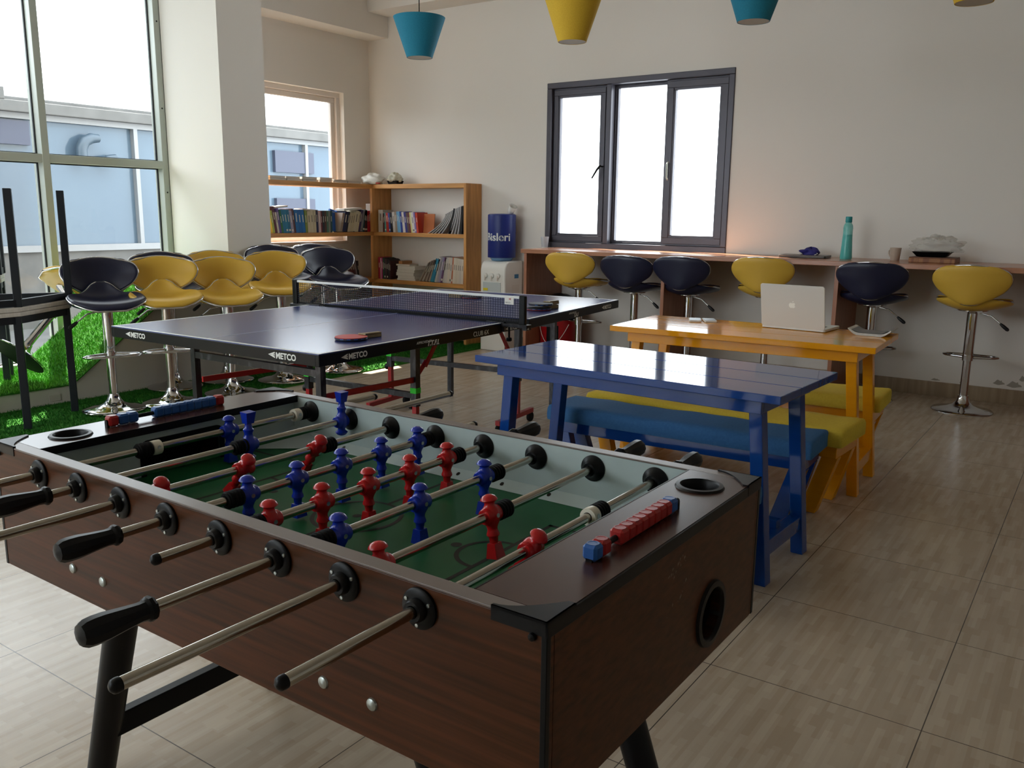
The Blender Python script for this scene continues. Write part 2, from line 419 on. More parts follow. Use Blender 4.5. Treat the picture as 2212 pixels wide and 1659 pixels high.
# ------------------------------------------------------------------ outdoors
b = MB(); b.box(-40,XL-.26,-25,45,-.4,-.12); tag(struct(b.obj('terrace', M_CONCRETE)),'grey concrete terrace outside the glazed wall','terrace')
bl = thing('office_building','long low building with pale blue glazed front and concrete parapet beyond the glazed wall','building',(-11,0,0))
MB().box(-6,0,-16,14,-.12,.82).obj('plinth_wall', M_CONCRETE, bl)
b = MB(); b.box(-6,.12,-16,14,2.47,2.60); b.box(-6,-.05,-16,14,2.60,2.66)
b.box(-.5,.12,-16,5.30,2.60,2.74); b.obj('parapet', M_CONCRETE, bl, bevel=.01)
MB().box(-6,-.05,-16,14,.82,2.47).obj('glazed_front', M_FACADE, bl)
b = MB(); b.box(-.05,.03,-16,14,.82,.90); b.box(-.05,.03,-16,14,2.40,2.47); 
b.obj('window_rail', M_FACADEF, bl)
for i in range(10):
    y = -14.06+i*3.0+.02
    MB().box(-.05,.03,y,y+.055,.90,2.40).obj('mullion', M_FACADEF, bl)
M_PANEL = mat('slate_blue_panel', (.05,.058,.09), .5)
for (y0,y1,z0,z1) in [(9.35,10.15,1.95,2.28),(9.35,10.15,1.0,1.55),(4.6,5.6,2.1,2.38)]:
    MB().box(-.05,.015,y0,y1,z0,z1).obj('panel', M_PANEL, bl)
M_PIPEREFL = mat('reflection_grey_blue',(.05,.075,.10),.4)  # tubes on the building front stand in for a pipe reflected in glass
p = MB(); p.tube([(-10.93,6.2,1.90),(-10.93,6.2,1.95),(-10.93,6.2,2.1),(-10.93,6.25,2.19),(-10.93,6.34,2.235),(-10.93,6.44,2.24)],[.07,.07,.07,.07,.065,.05],16)
tag(p.obj('pipe_reflection', M_PIPEREFL, smooth=40),'bent grey blue pipe reflection, modelled as a tube on the pale blue building outside','reflection')
p = MB(); p.tube([(-10.93,6.5,1.89),(-10.93,6.5,1.93),(-10.93,6.55,1.99),(-10.93,6.66,2.02)],[.06,.06,.055,.04],16)
tag(p.obj('pipe_reflection', M_PIPEREFL, smooth=40),'short low bent pipe reflection, modelled as a tube beside the taller one outside','reflection')

# ------------------------------------------------------------------ light
w = bpy.data.worlds.new('sky'); bpy.context.scene.world = w; w.use_nodes = True
nt = w.node_tree; bg = nt.nodes['Background']; bg.inputs[0].default_value = (.90,.96,1,1); bg.inputs[1].default_value = SKY
su = bpy.data.lights.new('sun', 'SUN'); su.energy = SUN; su.angle = .009; su.color = (1,.93,.82)
so = bpy.data.objects.new('sun', su); C.objects.link(so)
so.rotation_euler = Vector((.75,-.42,-.92)).to_track_quat('-Z','Y').to_euler()
def portal(name, loc, d, sx, sy):
    l = bpy.data.lights.new(name, 'AREA'); l.shape = 'RECTANGLE'; l.size = sx; l.size_y = sy
    l.cycles.is_portal = True
    o = bpy.data.objects.new(name, l); C.objects.link(o); o.location = loc
    o.rotation_euler = Vector(d).to_track_quat('-Z','Y').to_euler()
portal('daylight_portal', (-7.02,.7,1.8), (1,0,0), 8.0, 3.4)
portal('daylight_portal', ((fx0+fx1)/2,YF-.15,1.85), (0,1,0), fx1-fx0, 3.1)
portal('daylight_portal', (-7.16,6.17,1.8), (1,0,0), 1.5, 1.6)
portal('daylight_portal', (-3.72,YB+.15,1.8), (0,-1,0), 1.86, 1.55)
sc = bpy.context.scene
sc.view_settings.view_transform = 'Standard'; sc.view_settings.look = 'None'; sc.view_settings.gamma = 1
sc.view_settings.use_curve_mapping = False; sc.view_settings.exposure = EXPO
sc.cycles.max_bounces = 10; sc.cycles.diffuse_bounces = 5; sc.cycles.glossy_bounces = 4; sc.cycles.transparent_max_bounces = 24
sc.cycles.sample_clamp_indirect = 6; sc.cycles.caustics_reflective = False; sc.cycles.caustics_refractive = False
sc.cycles.use_denoising = True
# ------------------------------------------------------------------ foosball table
FT = thing('foosball_table','brown wooden foosball table with red and blue players filling the foreground','table',(-1.2465,1.2399,0),-.62)
L2, W2, FZ, FB = .7208, .3815, .852, .571
RZ = .8145
RS = [-.528+.1485*i for i in range(8)]
# side panels (long), lined inside
for sgn in (-1,1):
    b = MB(); y0, y1 = sorted((sgn*W2, sgn*(W2-.018)))
    b.box(-L2, L2, y0, y1, FB, FZ-.004)
    sp = b.obj('side_panel', M_DARKWOOD, FT, bevel=.0015)
    y0, y1 = sorted((sgn*W2, sgn*.352))
    MB().box(-L2, L2, y0, y1, FZ-.004, FZ).obj('top_edging', M_RIM, sp, bevel=.001)
    y0, y1 = sorted((sgn*(W2-.018), sgn*.352))
    MB().box(-.60, .60, y0, y1, .70, FZ-.004).obj('lining', M_INNER, sp)
# end panels
MR = Matrix(((0,0,1,0),(1,0,0,0),(0,1,0,0),(0,0,0,1)))     # plate xy -> (t,z), plate z -> s
for sgn in (-1,1):
    b = MB()
    s0, s1 = sorted((sgn*L2, sgn*(L2-.018)))
    b.plate_hole(-W2+.018, W2-.018, FB, FZ-.018, .157, .657, .047, s0, s1, MR)
    ep = b.obj('end_panel', M_DARKWOOD, FT)
    r = MB(); x = sgn*L2
    prof = [(.047,-.03),(.047,.004),(.050,.007),(.060,.006),(.0615,0)]
    r.lathe(prof, 40, Matrix.Translation((x,.157,.657)) @ Matrix.Rotation(sgn*PI/2,4,'Y'), cap=False)
    r.lathe([(.047,-.03),(.0,-.032)][::-1], 40, Matrix.Translation((x,.157,.657)) @ Matrix.Rotation(sgn*PI/2,4,'Y'), cap=False)
    r.obj('ball_return_ring', M_BLACK, ep, smooth=50)
    e = MB()
    s0, s1 = sorted((sgn*(L2+.001), sgn*(L2-.008)))
    for t in (-1,1):
        y0, y1 = sorted((t*(W2+.001), t*(W2-.009))); e.box(s0,s1,y0,y1,FB,FZ-.004)
    e.box(s0,s1,-W2,W2,FZ-.021,FZ-.001)
    e.obj('black_trim', M_BLACK, ep, bevel=.001)
    # top board with cup hole
    s0, s1 = sorted((sgn*.583, sgn*(L2-.003)))
    cs, ct = (.648,.26) if sgn > 0 else (-.687,-.252)
    cs = .646*sgn
    b = MB(); b.plate_hole(s0, s1, -.3515, .3515, cs, ct, .036, FZ-.016, FZ)
    tb = b.obj('end_top', M_DARKTOP, FT)
    s0, s1 = sorted((sgn*.5825, sgn*.585)); MB().box(s0,s1,-.3515,.3515,FZ-.018,FZ+.0004).obj('black_trim', M_BLACK, tb)
    c = MB(); c.lathe([(.034,-.07),(.0345,.001),(.037,.0045),(.044,.004),(.0465,0)], 40, Matrix.Translation((cs,ct,FZ)), cap=False)
    c.lathe([(0,-.07),(.034,-.07)], 40, Matrix.Translation((cs,ct,FZ)), cap=False)
    c.obj('cup_holder', M_BLACK, tb, smooth=50)
    # inner end wall with goal opening
    s0, s1 = sorted((sgn*.60, sgn*.612))
    b = MB()
    g0, g1, gz = -.105, .105, .803
    b.box(s0,s1,-.352,g0,.70,FZ-.016); b.box(s0,s1,g1,.352,.70,FZ-.016); b.box(s0,s1,g0,g1,gz,FZ-.016)
    ew = b.obj('inner_end_wall', M_INNER, FT)
    x0, x1 = sorted((sgn*.5955, sgn*.613))
    k = MB(); n = 8
    def arcpts(cx, cz, r, a0, a1): return [(cx+r*math.cos(a0+(a1-a0)*i/n), cz+r*math.sin(a0+(a1-a0)*i/n)) for i in range(n+1)]
    outer = [(g0-.012,.72)] + arcpts(g0+.010,gz-.010,.022,PI,PI/2) + arcpts(g1-.010,gz-.010,.022,PI/2,0) + [(g1+.012,.72)]
    inner = [(g0,.72)] + arcpts(g0+.010,gz-.010,.010,PI,PI/2) + arcpts(g1-.010,gz-.010,.010,PI/2,0) + [(g1,.72)]
    m = len(outer); vs = [(x,p[0],p[1]) for x in (x0,x1) for ring in (outer,inner) for p in ring]
    fs = []
    for i in range(m-1):
        fs += [(i,i+1,m+i+1,m+i),(2*m+i,3*m+i,3*m+i+1,2*m+i+1),(i,2*m+i,2*m+i+1,i+1),(m+i,m+i+1,3*m+i+1,3*m+i)]
    k.add(vs, fs); k.obj('goal_frame', M_BLACK, ew)
    gb = MB(); s0, s1 = sorted((sgn*.613, sgn*.70)); gb.box(s0,s1,g0-.01,g1+.01,.69,.70); gb.box(*sorted((sgn*.69,sgn*.70)),g0-.01,g1+.01,.70,.81); gb.obj('goal_box', M_BLACKMATT, ew)
    # corner guards
    for t in (-1,1):
        g = MB(); n = 8; cx, cy = sgn*(L2+.0015), t*(W2+.0015)
        pts = [(cx,cy)]
        a = .088; bb = .07
        pts.append((cx, cy-t*bb))
        for i in range(n+1):
            u = i/n
            pts.append((cx-sgn*(.012+u*(a-.012)), cy-t*(bb*(1-u)**1.7+.006*u)))
        pts.append((cx-sgn*a, cy))
        if sgn*t < 0: pts = pts[::-1]
        g.prism(pts, FZ-.001, FZ+.003)
        y0, y1 = sorted((cy, cy-t*.0025)); xx0, xx1 = sorted((cx, cx-sgn*a)); g.box(xx0,xx1,y0,y1,FZ-.018,FZ+.003)
        xx0, xx1 = sorted((cx, cx-sgn*.003)); y0, y1 = sorted((cy,cy-t*bb)); g.box(xx0,xx1,y0,y1,FZ-.018,FZ+.003)
        cg = g.obj('corner_guard', M_BLACK, FT)
        sc_ = MB(); sc_.lathe([(.006,0),(.005,.004),(0,.005)],12,Matrix.Translation((cx-sgn*.022,cy,FZ-.022)) @ Matrix.Rotation(-t*PI/2,4,'X'))
        sc_.obj('guard_screw', M_BLACK, cg, smooth=40)
# playing field with its printed lines
PZ = .728
b = MB(); b.box(-.61,.61,-.335,.335,PZ-.012,PZ)
b.m = 1
def ring(cx, cy, r0, r1, a0=0, a1=2*PI, n=56):
    vs = []; fs = []
    for i in range(n+1):
        a = a0+(a1-a0)*i/n
        vs += [(cx+r0*math.cos(a),cy+r0*math.sin(a),PZ+.0005),(cx+r1*math.cos(a),cy+r1*math.sin(a),PZ+.0005)]
    for i in range(n): fs.append((2*i,2*i+1,2*i+3,2*i+2))
    b.add(vs, fs)
def quad(x0,x1,y0,y1): b.add([(x0,y0,PZ+.0004),(x1,y0,PZ+.0004),(x1,y1,PZ+.0004),(x0,y1,PZ+.0004)],[(0,1,2,3)])
ring(0,0,.088,.097); ring(0,0,.0,.010,n=20); quad(-.0045,.0045,-.32,-.097); quad(-.0045,.0045,.097,.32)
for sg in (-1,1):
    x0 = sg*.352
    quad(*sorted((x0,x0+sg*.009)),-.20,.20); quad(*sorted((x0,sg*.6)),-.20,-.191); quad(*sorted((x0,sg*.6)),.191,.20)
    ring(sg*.352,0,.062,.071,PI/2 if sg>0 else -PI/2, 3*PI/2 if sg>0 else PI/2, 30)
    ring(sg*.267,0,0,.011,n=20)
fld = b.obj('playfield', [M_GREEN, M_LINE], FT)
for sg in (-1,1):
    b = MB()
    vs = [(-.6,sg*.322,PZ+.0008),(.6,sg*.322,PZ+.0008),(.6,sg*.352,.746),(-.6,sg*.352,.746)]
    b.add(vs, [(0,1,2,3) if sg > 0 else (3,2,1,0)])
    for e in (-1,1):
        tri = [(e*.6,sg*.20,PZ+.0012),(e*.43,sg*.352,.7465),(e*.6,sg*.352,.765)]
        tri[1] = (e*.43,sg*.334,PZ+.0022)
        b.add(tri+[(e*.43,sg*.352,.747)], [(0,1,2) if e*sg < 0 else (2,1,0),(1,3,2) if e*sg < 0 else (2,3,1)])
    b.m = 1
    for i in range(9):
        x = -.52+.13*i
        n = 12; b.add([(x+.005*math.cos(2*PI*k/n), sg*(.337+.005*math.sin(2*PI*k/n)), .728+ (.337-.322+.005*math.sin(2*PI*k/n))*.58+.0012) for k in range(n)], [tuple(range(n))])
    b.obj('side_strip', [M_INNER, M_LINE], FT)
# under body, legs
MB().box(-L2+.018,L2-.018,-W2+.018,W2-.018,FB+.02,FB+.035).obj('base_board', M_DARKWOOD, FT)
for s in (-1,1):
    for t in (-1,1):
        b = MB(); b.tube([(s*.412,t*.275,FB+.02),(s*.618,t*.265,.028)],[.036,.032],28)
        lg = b.obj('leg', M_BLACK, FT, smooth=40)
        f = MB(); f.lathe([(.03,0),(.034,.008),(.026,.022),(.014,.03)],20,Matrix.Translation((s*.618,t*.265,0))); f.obj('foot', M_BLACKMATT, lg, smooth=40)
    MB().bar((s*.556,-.26,.168),(s*.556,.26,.168),.03,.055).obj('crossbar', M_BLACK, FT, bevel=.003)
for t in (-1,1):
    for s in (-.431,-.32,.309,.414):
        MB().lathe([(.0105,0),(.0095,.003),(.006,.0048),(0,.0052)],18,Matrix.Translation((s,t*W2,.632)) @ Matrix.Rotation(-t*PI/2,4,'X')).obj('bolt_head', M_SCREW, FT, smooth=40)
# scratches in the laminate
b = MB(); rr = random.Random(3)
for k in range(26):
    t = -.03+rr.random()*.075+ (0 if k < 17 else -.0); z = .79+ (t+.03)*.35+rr.random()*.02-.02 if k < 17 else .735+(t+.03)*.5+rr.random()*.02-.03
    a = .0012+rr.random()*.0022; b.add([(L2+.0003,t,z),(L2+.0003,t+a,z+a*1.2),(L2+.0003,t+a*.4,z+a*2.4)],[(0,1,2)])
b.obj('scratch', mat('scratch_grey','#8f8578',.8), bpy.data.objects['end_panel.001'])
# rods
def man(red):
    b = MB()
    b.lathe([(.0,.0385),(.006,.038),(.0115,.0355),(.0155,.0305),(.0162,.0285),(.0135,.0265),(.0098,.0235),(.0095,.0195),(.012,.0155),(.0155,.011),(.0172,.004),(.0172,-.004),(.0158,-.011),(.0120,-.018),(.0098,-.0235),(.0096,-.028),(.0120,-.034),(.0122,-.0375),(.0090,-.041),(.0078,-.050),(.0085,-.058),(0,-.0585)][::-1], 22, cap=False)
    vs = [(-.0085,-.010,-.052),(.0085,-.010,-.052),(.0085,.010,-.052),(-.0085,.010,-.052),(-.012,-.0135,-.0795),(.012,-.0135,-.0795),(.012,.0135,-.0795),(-.012,.0135,-.0795)]
    b.add(vs, [(0,1,2,3),(7,6,5,4),(0,4,5,1),(1,5,6,2),(2,6,7,3),(3,7,4,0)])
    b.lathe([(.0135,-.0205),(.0155,-.017),(.0155,.017),(.0135,.0205)],20,Matrix.Rotation(PI/2,4,'X'))
    b.m = 1
    b.lathe([(.0042,0),(.0042,.0012),(.002,.0012),(0,.0006)],12,Matrix.Translation((.0165,0,0)) @ Matrix.Rotation(PI/2,4,'Y'))
    return b
proto = {}
def put_part(key, make, name, parent, loc, ry=0, mats=None, smooth=45):
    if key not in proto:
        o = make().obj(name, mats, None, smooth=smooth); proto[key] = o.data
        o.parent = parent
    else:
        o = bpy.data.objects.new(name, proto[key]); C.objects.link(o); o.parent = parent
    o.location = loc; o.rotation_euler = (0, math.radians(ry), 0)
    return o
def flange_out():
    b = MB(); b.lathe([(.0305,0),(.0305,.004),(.028,.0062),(.0175,.007),(.0165,.016),(.0145,.018),(.0095,.018),(.0095,.003)],36,Matrix.Rotation(PI/2,4,'X'),cap=False)
    b.m = 1
    for k in range(3):
        a = 2*PI*k/3+.5
        b.lathe([(.0032,0),(.0028,.0018),(0,.0022)],10,Matrix.Translation((.0235*math.cos(a),-.0066,.0235*math.sin(a))) @ Matrix.Rotation(PI/2,4,'X'))
    return b
def flange_in():
    b = MB(); b.lathe([(.029,0),(.029,.003),(.020,.008),(.0155,.016),(.0145,.020),(.0095,.020)],36,Matrix.Rotation(PI/2,4,'X'),cap=False); return b
def bumper():
    p = [(.0095,-.016)]
    for k in range(4):
        z = -.016+k*.0085; p += [(.0165,z),(.0175,z+.0022),(.0175,z+.0045),(.0150,z+.0062),(.0150,z+.0082)]
    p += [(.0095,.0185)]
    b = MB(); b.lathe(p,26,Matrix.Rotation(PI/2,4,'X'),cap=False); return b
def collar():
    b = MB(); b.lathe([(.0095,-.0115),(.0165,-.0105),(.0172,0),(.0165,.0105),(.0095,.0115)],26,Matrix.Rotation(PI/2,4,'X'),cap=False)
    b.m = 1; b.lathe([(.0045,0),(.0045,.0012),(.002,.0012),(0,.0004)],12,Matrix.Translation((.0165,0,.003)) @ Matrix.Rotation(PI/2-.2,4,'Y')); return b
def handle():
    b = MB(); b.lathe([(.009,-.001),(.0165,0),(.0185,.004),(.018,.009),(.0148,.013),(.0142,.022),(.0165,.045),(.0195,.070),(.0200,.085),(.0190,.096),(.0150,.103),(.006,.106),(0,.1065)],10,Matrix.Rotation(PI/2,4,'X'),cap=False); return b
def endcap():
    b = MB(); b.lathe([(.0093,-.004),(.0096,0),(.0088,.005),(.005,.0085),(0,.0095)],16,Matrix.Rotation(PI/2,4,'X'),cap=False); return b
# per rod: near end, far end, near handle?, far handle?, tilt, team, men, bumpers, collars
RODS = [
 (-.60,.597,1,0,  0,'b',[.083],[-.149,.322],[-.12,.298]),
 (-.44,.768,1,0,182,'b',[.026,.322],[.0,.352],[]),
 (-.70,.44,0,1, 38,'r',[-.307,-.104,.10],[.136],[]),
 (-.475,.505,1,0,  0,'b',[-.209,-.086,.038,.161,.284],[-.242,.317],[]),
 (-.500,.47,0,1, 0,'r',[-.278,-.154,-.031,.092,.215],[-.311,.249],[]),
 (-.600,.45,1,0, 0,'b',[-.253,-.045,.157],[-.288,.195],[]),
 (-.741,.47,0,1,-9,'r',[-.306,-.019],[.017],[]),
 (-.624,.455,0,1,33,'r',[-.108],[.116],[.086,-.326]),
]
for i, (n0, n1, hn, hf, tilt, team, men, bumps, cols) in enumerate(RODS):
    s = RS[i]
    b = MB(); b.tube([(s,n0,RZ),(s,n1,RZ)], .0086, 16)
    rd = b.obj('rod', M_STEEL, FT, smooth=40)
    for t in men:
        put_part('man'+team, lambda: man(team), 'player', rd, (s,t,RZ), tilt, [M_RED if team=='r' else M_BLUE, M_SCREW])
    for t in bumps: put_part('bump', bumper, 'bumper', rd, (s,t,RZ), 0, M_BLACKMATT)
    for t in cols: put_part('col', collar, 'collar', rd, (s,t,RZ), 0, [M_WHITEPL, M_SCREW])
    put_part('fo', flange_out, 'bearing_flange', rd, (s,-W2,RZ), 0, [M_BLACK, M_SCREW])
    o = put_part('fo', flange_out, 'bearing_flange', rd, (s,W2,RZ)); o.rotation_euler = (0,0,PI)
    o = put_part('fi', flange_in, 'inner_flange', rd, (s,.352,RZ), 0, M_BLACK)
    o = put_part('fi', flange_in, 'inner_flange', rd, (s,-.352,RZ)); o.rotation_euler = (0,0,PI)
    if hn: put_part('hd', handle, 'handle', rd, (s,n0,RZ), 0, M_BLACK, 30)
    else: put_part('ec', endcap, 'end_cap', rd, (s,n0,RZ), 0, M_BLACK)
    o = put_part('hd', handle, 'handle', rd, (s,n1,RZ), 0, M_BLACK, 30) if hf else put_part('ec', endcap, 'end_cap', rd, (s,n1,RZ), 0, M_BLACK)
    o.rotation_euler = (0,0,PI)
# score counters
def bead():
    b = MB(); a = .0125; c = .0045
    # cube with cut corners
    pts = []
    for sx in (-1,1):
        for sy in (-1,1):
            for sz in (-1,1):
                pts += [(sx*a,sy*(a-c),sz*(a-c)),(sx*(a-c),sy*a,sz*(a-c)),(sx*(a-c),sy*(a-c),sz*a)]
    import bmesh
    bm = bmesh.new(); vs = [bm.verts.new(p) for p in pts]
    bmesh.ops.convex_hull(bm, input=vs)
    bmesh.ops.dissolve_limit(bm, angle_limit=.02, verts=bm.verts, edges=bm.edges)
    bm.verts.index_update(); idx = {v: i for i, v in enumerate(bm.verts)}
    b.add([v.co[:] for v in bm.verts], [[idx[v] for v in f.verts] for f in bm.faces]); bm.free()
    b.lathe([(.0095,.0118),(.0095,.0128),(.0075,.0128),(.0070,.0121),(0,.0121)],20,cap=False)
    return b
def counter(s, lo, hi, seq):
    b = MB(); b.tube([(s,lo,FZ+.0125),(s,hi,FZ+.0125)], .005, 12)
    for t in (lo+.003,hi-.003): b.box(s-.005,s+.005,t-.003,t+.003,FZ-.001,FZ+.013)
    cr = b.obj('score_rail', M_BLACK, FT, smooth=40)
    for t, c in seq:
        put_part('bead'+c, bead, 'score_bead', cr, (s,t,FZ+.0135), 0, M_REDBEAD if c=='r' else M_BLUEBEAD, 25)
st = .0222
counter(.662,-.18,.125,[(-.168,'b'),(-.143,'r')]+[(-.086+st*k,'r') for k in range(8)]+[(-.086+st*8,'b')])
counter(-.652,-.165,.155,[(-.149,'r'),(-.123,'b'),(-.099,'b')]+[(-.031+st*k*.97,'b') for k in range(8)]+[(.145,'r')])
# ------------------------------------------------------------------ table tennis table (two halves on their own wheeled frames)
def arrow_logo(name, parent, org, xd, yd, h, m):
    """small triangular arrow mark with two slits, pointing along -x"""
    xd = Vector(xd).normalized(); yd = Vector(yd).normalized(); n = xd.cross(yd)
    M = Matrix(((xd.x,yd.x,n.x,org[0]),(xd.y,yd.y,n.y,org[1]),(xd.z,yd.z,n.z,org[2]),(0,0,0,1)))
    b = MB(); w = h*1.55
    b.prism([(0,.5*h),(w,h),(w,.74*h),(.62*w,.5*h+.05*h),(.30*w,.5*h+.02*h)],-.0002,.0003,M)
    b.prism([(0,.5*h),(.30*w,.48*h),(.62*w,.45*h),(w,.26*h),(w,0)],-.0002,.0003,M)
    b.prism([(.5*w,.53*h),(.5*w,.47*h),(w,.40*h),(w,.60*h)],-.0002,.0003,M)
    return b.obj(name, m, parent)
def tt_half(label, loc, deg, near):
    T = thing('table_tennis_half', label, 'table', loc, deg, None)
    hl, hw, z = .685, .7625, .757
    MB().box(-hl,hl,-hw,hw,z-.022,z).obj('tabletop', [M_TT], T, bevel=.0015)
    tp = T.children[0]
    b = MB()
    e = -1 if near else 1
    b.box(-hl,hl,-hw,-hw+.018,z,z+.0005); b.box(-hl,hl,hw-.018,hw,z,z+.0005)
    b.box(*sorted((e*hl,e*(hl-.018))),-hw+.018,hw-.018,z,z+.0005)
    b.box(-hl,hl,-.0016,.0016,z,z+.0004)
    b.obj('court_line', M_WHITELINE, tp)
    b = MB(); w = .022
    frame_rect_xy(b,-hl-.001,hl+.001,-hw-.001,hw+.001,z-.056,z-.004,w)
    ap = b.obj('apron', M_TTEDGE, T, bevel=.002)
    return T, ap
def frame_rect_xy(b,x0,x1,y0,y1,z0,z1,w):
    b.box(x0,x1,y0,y0+w,z0,z1); b.box(x0,x1,y1-w,y1,z0,z1); b.box(x0,x0+w,y0+w,y1-w,z0,z1); b.box(x1-w,x1,y0+w,y1-w,z0,z1)
TA, apA = tt_half('near half of the blue table tennis table, red paddle lying on it', (-3.5144,3.1981,0), 90.88, True)
TB, apB = tt_half('far half of the blue table tennis table, beyond the net, by the water dispenser', (-3.579,4.756,0), 95.98, False)
def caster(b, x, y, r=.03):
    b.lathe([(0,-.012),(r,-.012),(r+.002,-.008),(r+.002,.008),(r,.012),(0,.012)],18,Matrix.Translation((x,y,r+.002)) @ Matrix.Rotation(PI/2,4,'X'))
def tt_frame(T, ao, ai, bo1, bo2, bi1, bi2):
    """outer fixed legs at a=ao, inner wheeled legs at a=ai"""
    sg = 1 if ai > ao else -1
    for bb in (bo1,bo2):
        l = MB().bar((ao,bb,.712),(ao,bb,.012),.034,.034).obj('leg', M_TTLEG, T)
        MB().lathe([(.017,0),(.019,.004),(.019,.03)],14,Matrix.Translation((ao,bb,0))).obj('foot', M_BLACKMATT, l)
    MB().bar((ao,bo1,.60),(ao,bo2,.60),.028,.034).obj('cross_rail', M_TTLEG, T)
    for bb in (bi1,bi2):
        l = MB().bar((ai,bb,.712),(ai,bb,.30),.038,.038).obj('leg', M_TTLEG, T)
        MB().bar((ai,bb,.30),(ai,bb,.085),.028,.028).obj('lower_tube', M_TTRED, l)
        MB().box(ai-.021,ai+.021,bb-.021,bb+.021,.375,.405).obj('tape_band', M_TAPE, l)
        k = MB(); k.lathe([(.008,0),(.008,.014),(.022,.016),(.022,.034),(.016,.038)],16,Matrix.Translation((ai,bb,.30)) @ Matrix.Rotation(-PI/2*1,4,'X')); k.obj('clamp_knob', M_BLACK, l, smooth=40)
        w = MB().bar((ai-.26,bb,.075),(ai+.20,bb,.075),.03,.03).obj('wheel_bar', M_TTRED, T)
        c = MB(); caster(c,ai-.24,bb); caster(c,ai+.18,bb); c.obj('caster', M_BLACKMATT, w, smooth=40)
        MB().bar((ao,bb,.47),(ai,bb,.45),.012,.03).obj('side_brace', M_TTRED, T)
        x = MB(); x.bar((ai,bb+.02,.43),(ai+sg*.12,bb+.02,.535),.012,.022); x.bar((ai+sg*.10,bb+.012,.51),(ai+sg*.25,bb+.012,.69),.012,.022)
        x.obj('folding_strut', M_TTRED, T)
    MB().bar((ai,bi1,.36),(ai,bi2,.36),.028,.03).obj('cross_rail', M_TTLEG, T)
tt_frame(TA,-.40,.35,-.47,.47,-.42,.42)
tt_frame(TB,.28,-.30,-.45,.40,-.483,.52)
# lettering on the aprons: near half: short end (faces -a), long right side (faces -b)
zt = .757
def end_text(T, ap, b0, zz, h):       # reading along -b on the end face a=-hl
    arrow_logo('maker_mark', ap, (-.6865,b0,zz), (0,-1,0), (0,0,1), h, M_LETTER)
    text_obj('maker_name','METCO',h*1.35,M_LETTER,ap,(-.6865,b0-h*1.75,zz),(0,-1,0),(0,0,1),bold=.0012)
end_text(TA, apA, .635, zt-.043, .026); end_text(TA, apA, -.445, zt-.043, .028)
def side_text(T, ap, a0, zz, h, hb=-.7640):      # reading along +a on the side face b=-hw
    arrow_logo('maker_mark', ap, (a0,hb,zz), (1,0,0), (0,0,1), h, M_LETTER)
    text_obj('maker_name','METCO',h*1.35,M_LETTER,ap,(a0+h*1.75,hb,zz),(1,0,0),(0,0,1),bold=.0012)
side_text(TA, apA, -.555, zt-.044, .026)
text_obj('approval_text','APPROVED BY:',.018,M_LETTER,apA,(-.045,-.7640,zt-.034),(1,0,0),(0,0,1),shear=.25)
text_obj('approval_text','T.T.F.I.',.034,M_LETTER,apA,(.035,-.7640,zt-.050),(1,0,0),(0,0,1),shear=.3,bold=.0012)
text_obj('model_text','CLUB 6X',.036,M_LETTER,apA,(.42,-.7640,zt-.047),(1,0,0),(0,0,1))
side_text(TB, apB, .38, zt-.043, .026)
text_obj('approval_text','APPROVED BY',.017,M_LETTER,apB,(-.15,-.7640,zt-.026),(1,0,0),(0,0,1),shear=.25)
text_obj('approval_text','S.A.I',.034,M_LETTER,apB,(-.07,-.7640,zt-.048),(1,0,0),(0,0,1),shear=.3,bold=.0012)
# net
NT = thing('table_tennis_net','dark mesh net with white top band clamped across the blue table','net',(-3.5144,3.1981,0),90.88)
an = .70
M_NET = mat('net_cord','#2a2c3a',.8)
b = MB(); step = .0165
y = -.875
while y <= .876: b.bar((an,y,zt+.006),(an,y,zt+.142),.0022,.0022,up=(1,0,0)); y += step
z = zt+.006
while z <= zt+.142: b.bar((an,-.875,z),(an,.875,z),.0022,.0022); z += .0135
b.obj('mesh', M_NET, NT)
MB().box(an-.004,an+.004,-.875,.875,zt+.139,zt+.1535).obj('top_band', M_WHITELINE, NT, bevel=.002)
MB().box(an-.003,an+.003,-.875,.875,zt+.0,zt+.012).obj('bottom_band', M_BLACKMATT, NT)
for sg in (-1,1):
    b = MB(); b.box(an-.012,an+.014,*sorted((sg*.872,sg*.912)),zt-.004,zt+.158); b.obj('post', M_BLACK, NT, bevel=.006)
    b = MB(); b.box(an-.02,an+.03,*sorted((sg*.70,sg*.93)),zt-.018,zt-.001); b.box(an-.02,an+.03,*sorted((sg*.66,sg*.78)),zt+.0005,zt+.006); b.box(an-.02,an+.03,*sorted((sg*.90,sg*.93)),zt-.03,zt-.0)
    cl = b.obj('clamp', M_TTLEG, NT, bevel=.002)
    k = MB(); k.lathe([(.006,-.075),(.006,0)],10,Matrix.Translation((an+.005,sg*.80,zt-.01))); k.lathe([(.013,-.09),(.016,-.086),(.016,-.074),(.013,-.07)],12,Matrix.Translation((an+.005,sg*.80,zt-.01))); k.obj('clamp_screw', M_BLACK, cl, smooth=40)
b = MB(); b.box(an-.0058,an-.0046,-.835,-.775,zt+.105,zt+.147); tgn = b.obj('tag', M_PAPER, NT)
arrow_logo('tag_mark', tgn, (an-.006,-.80,zt+.130), (0,-1,0), (0,0,1), .011, M_TTRED)
text_obj('tag_text','METCO',.010,M_TTLEG,tgn,(an-.006,-.780,zt+.112),(0,-1,0),(0,0,1))
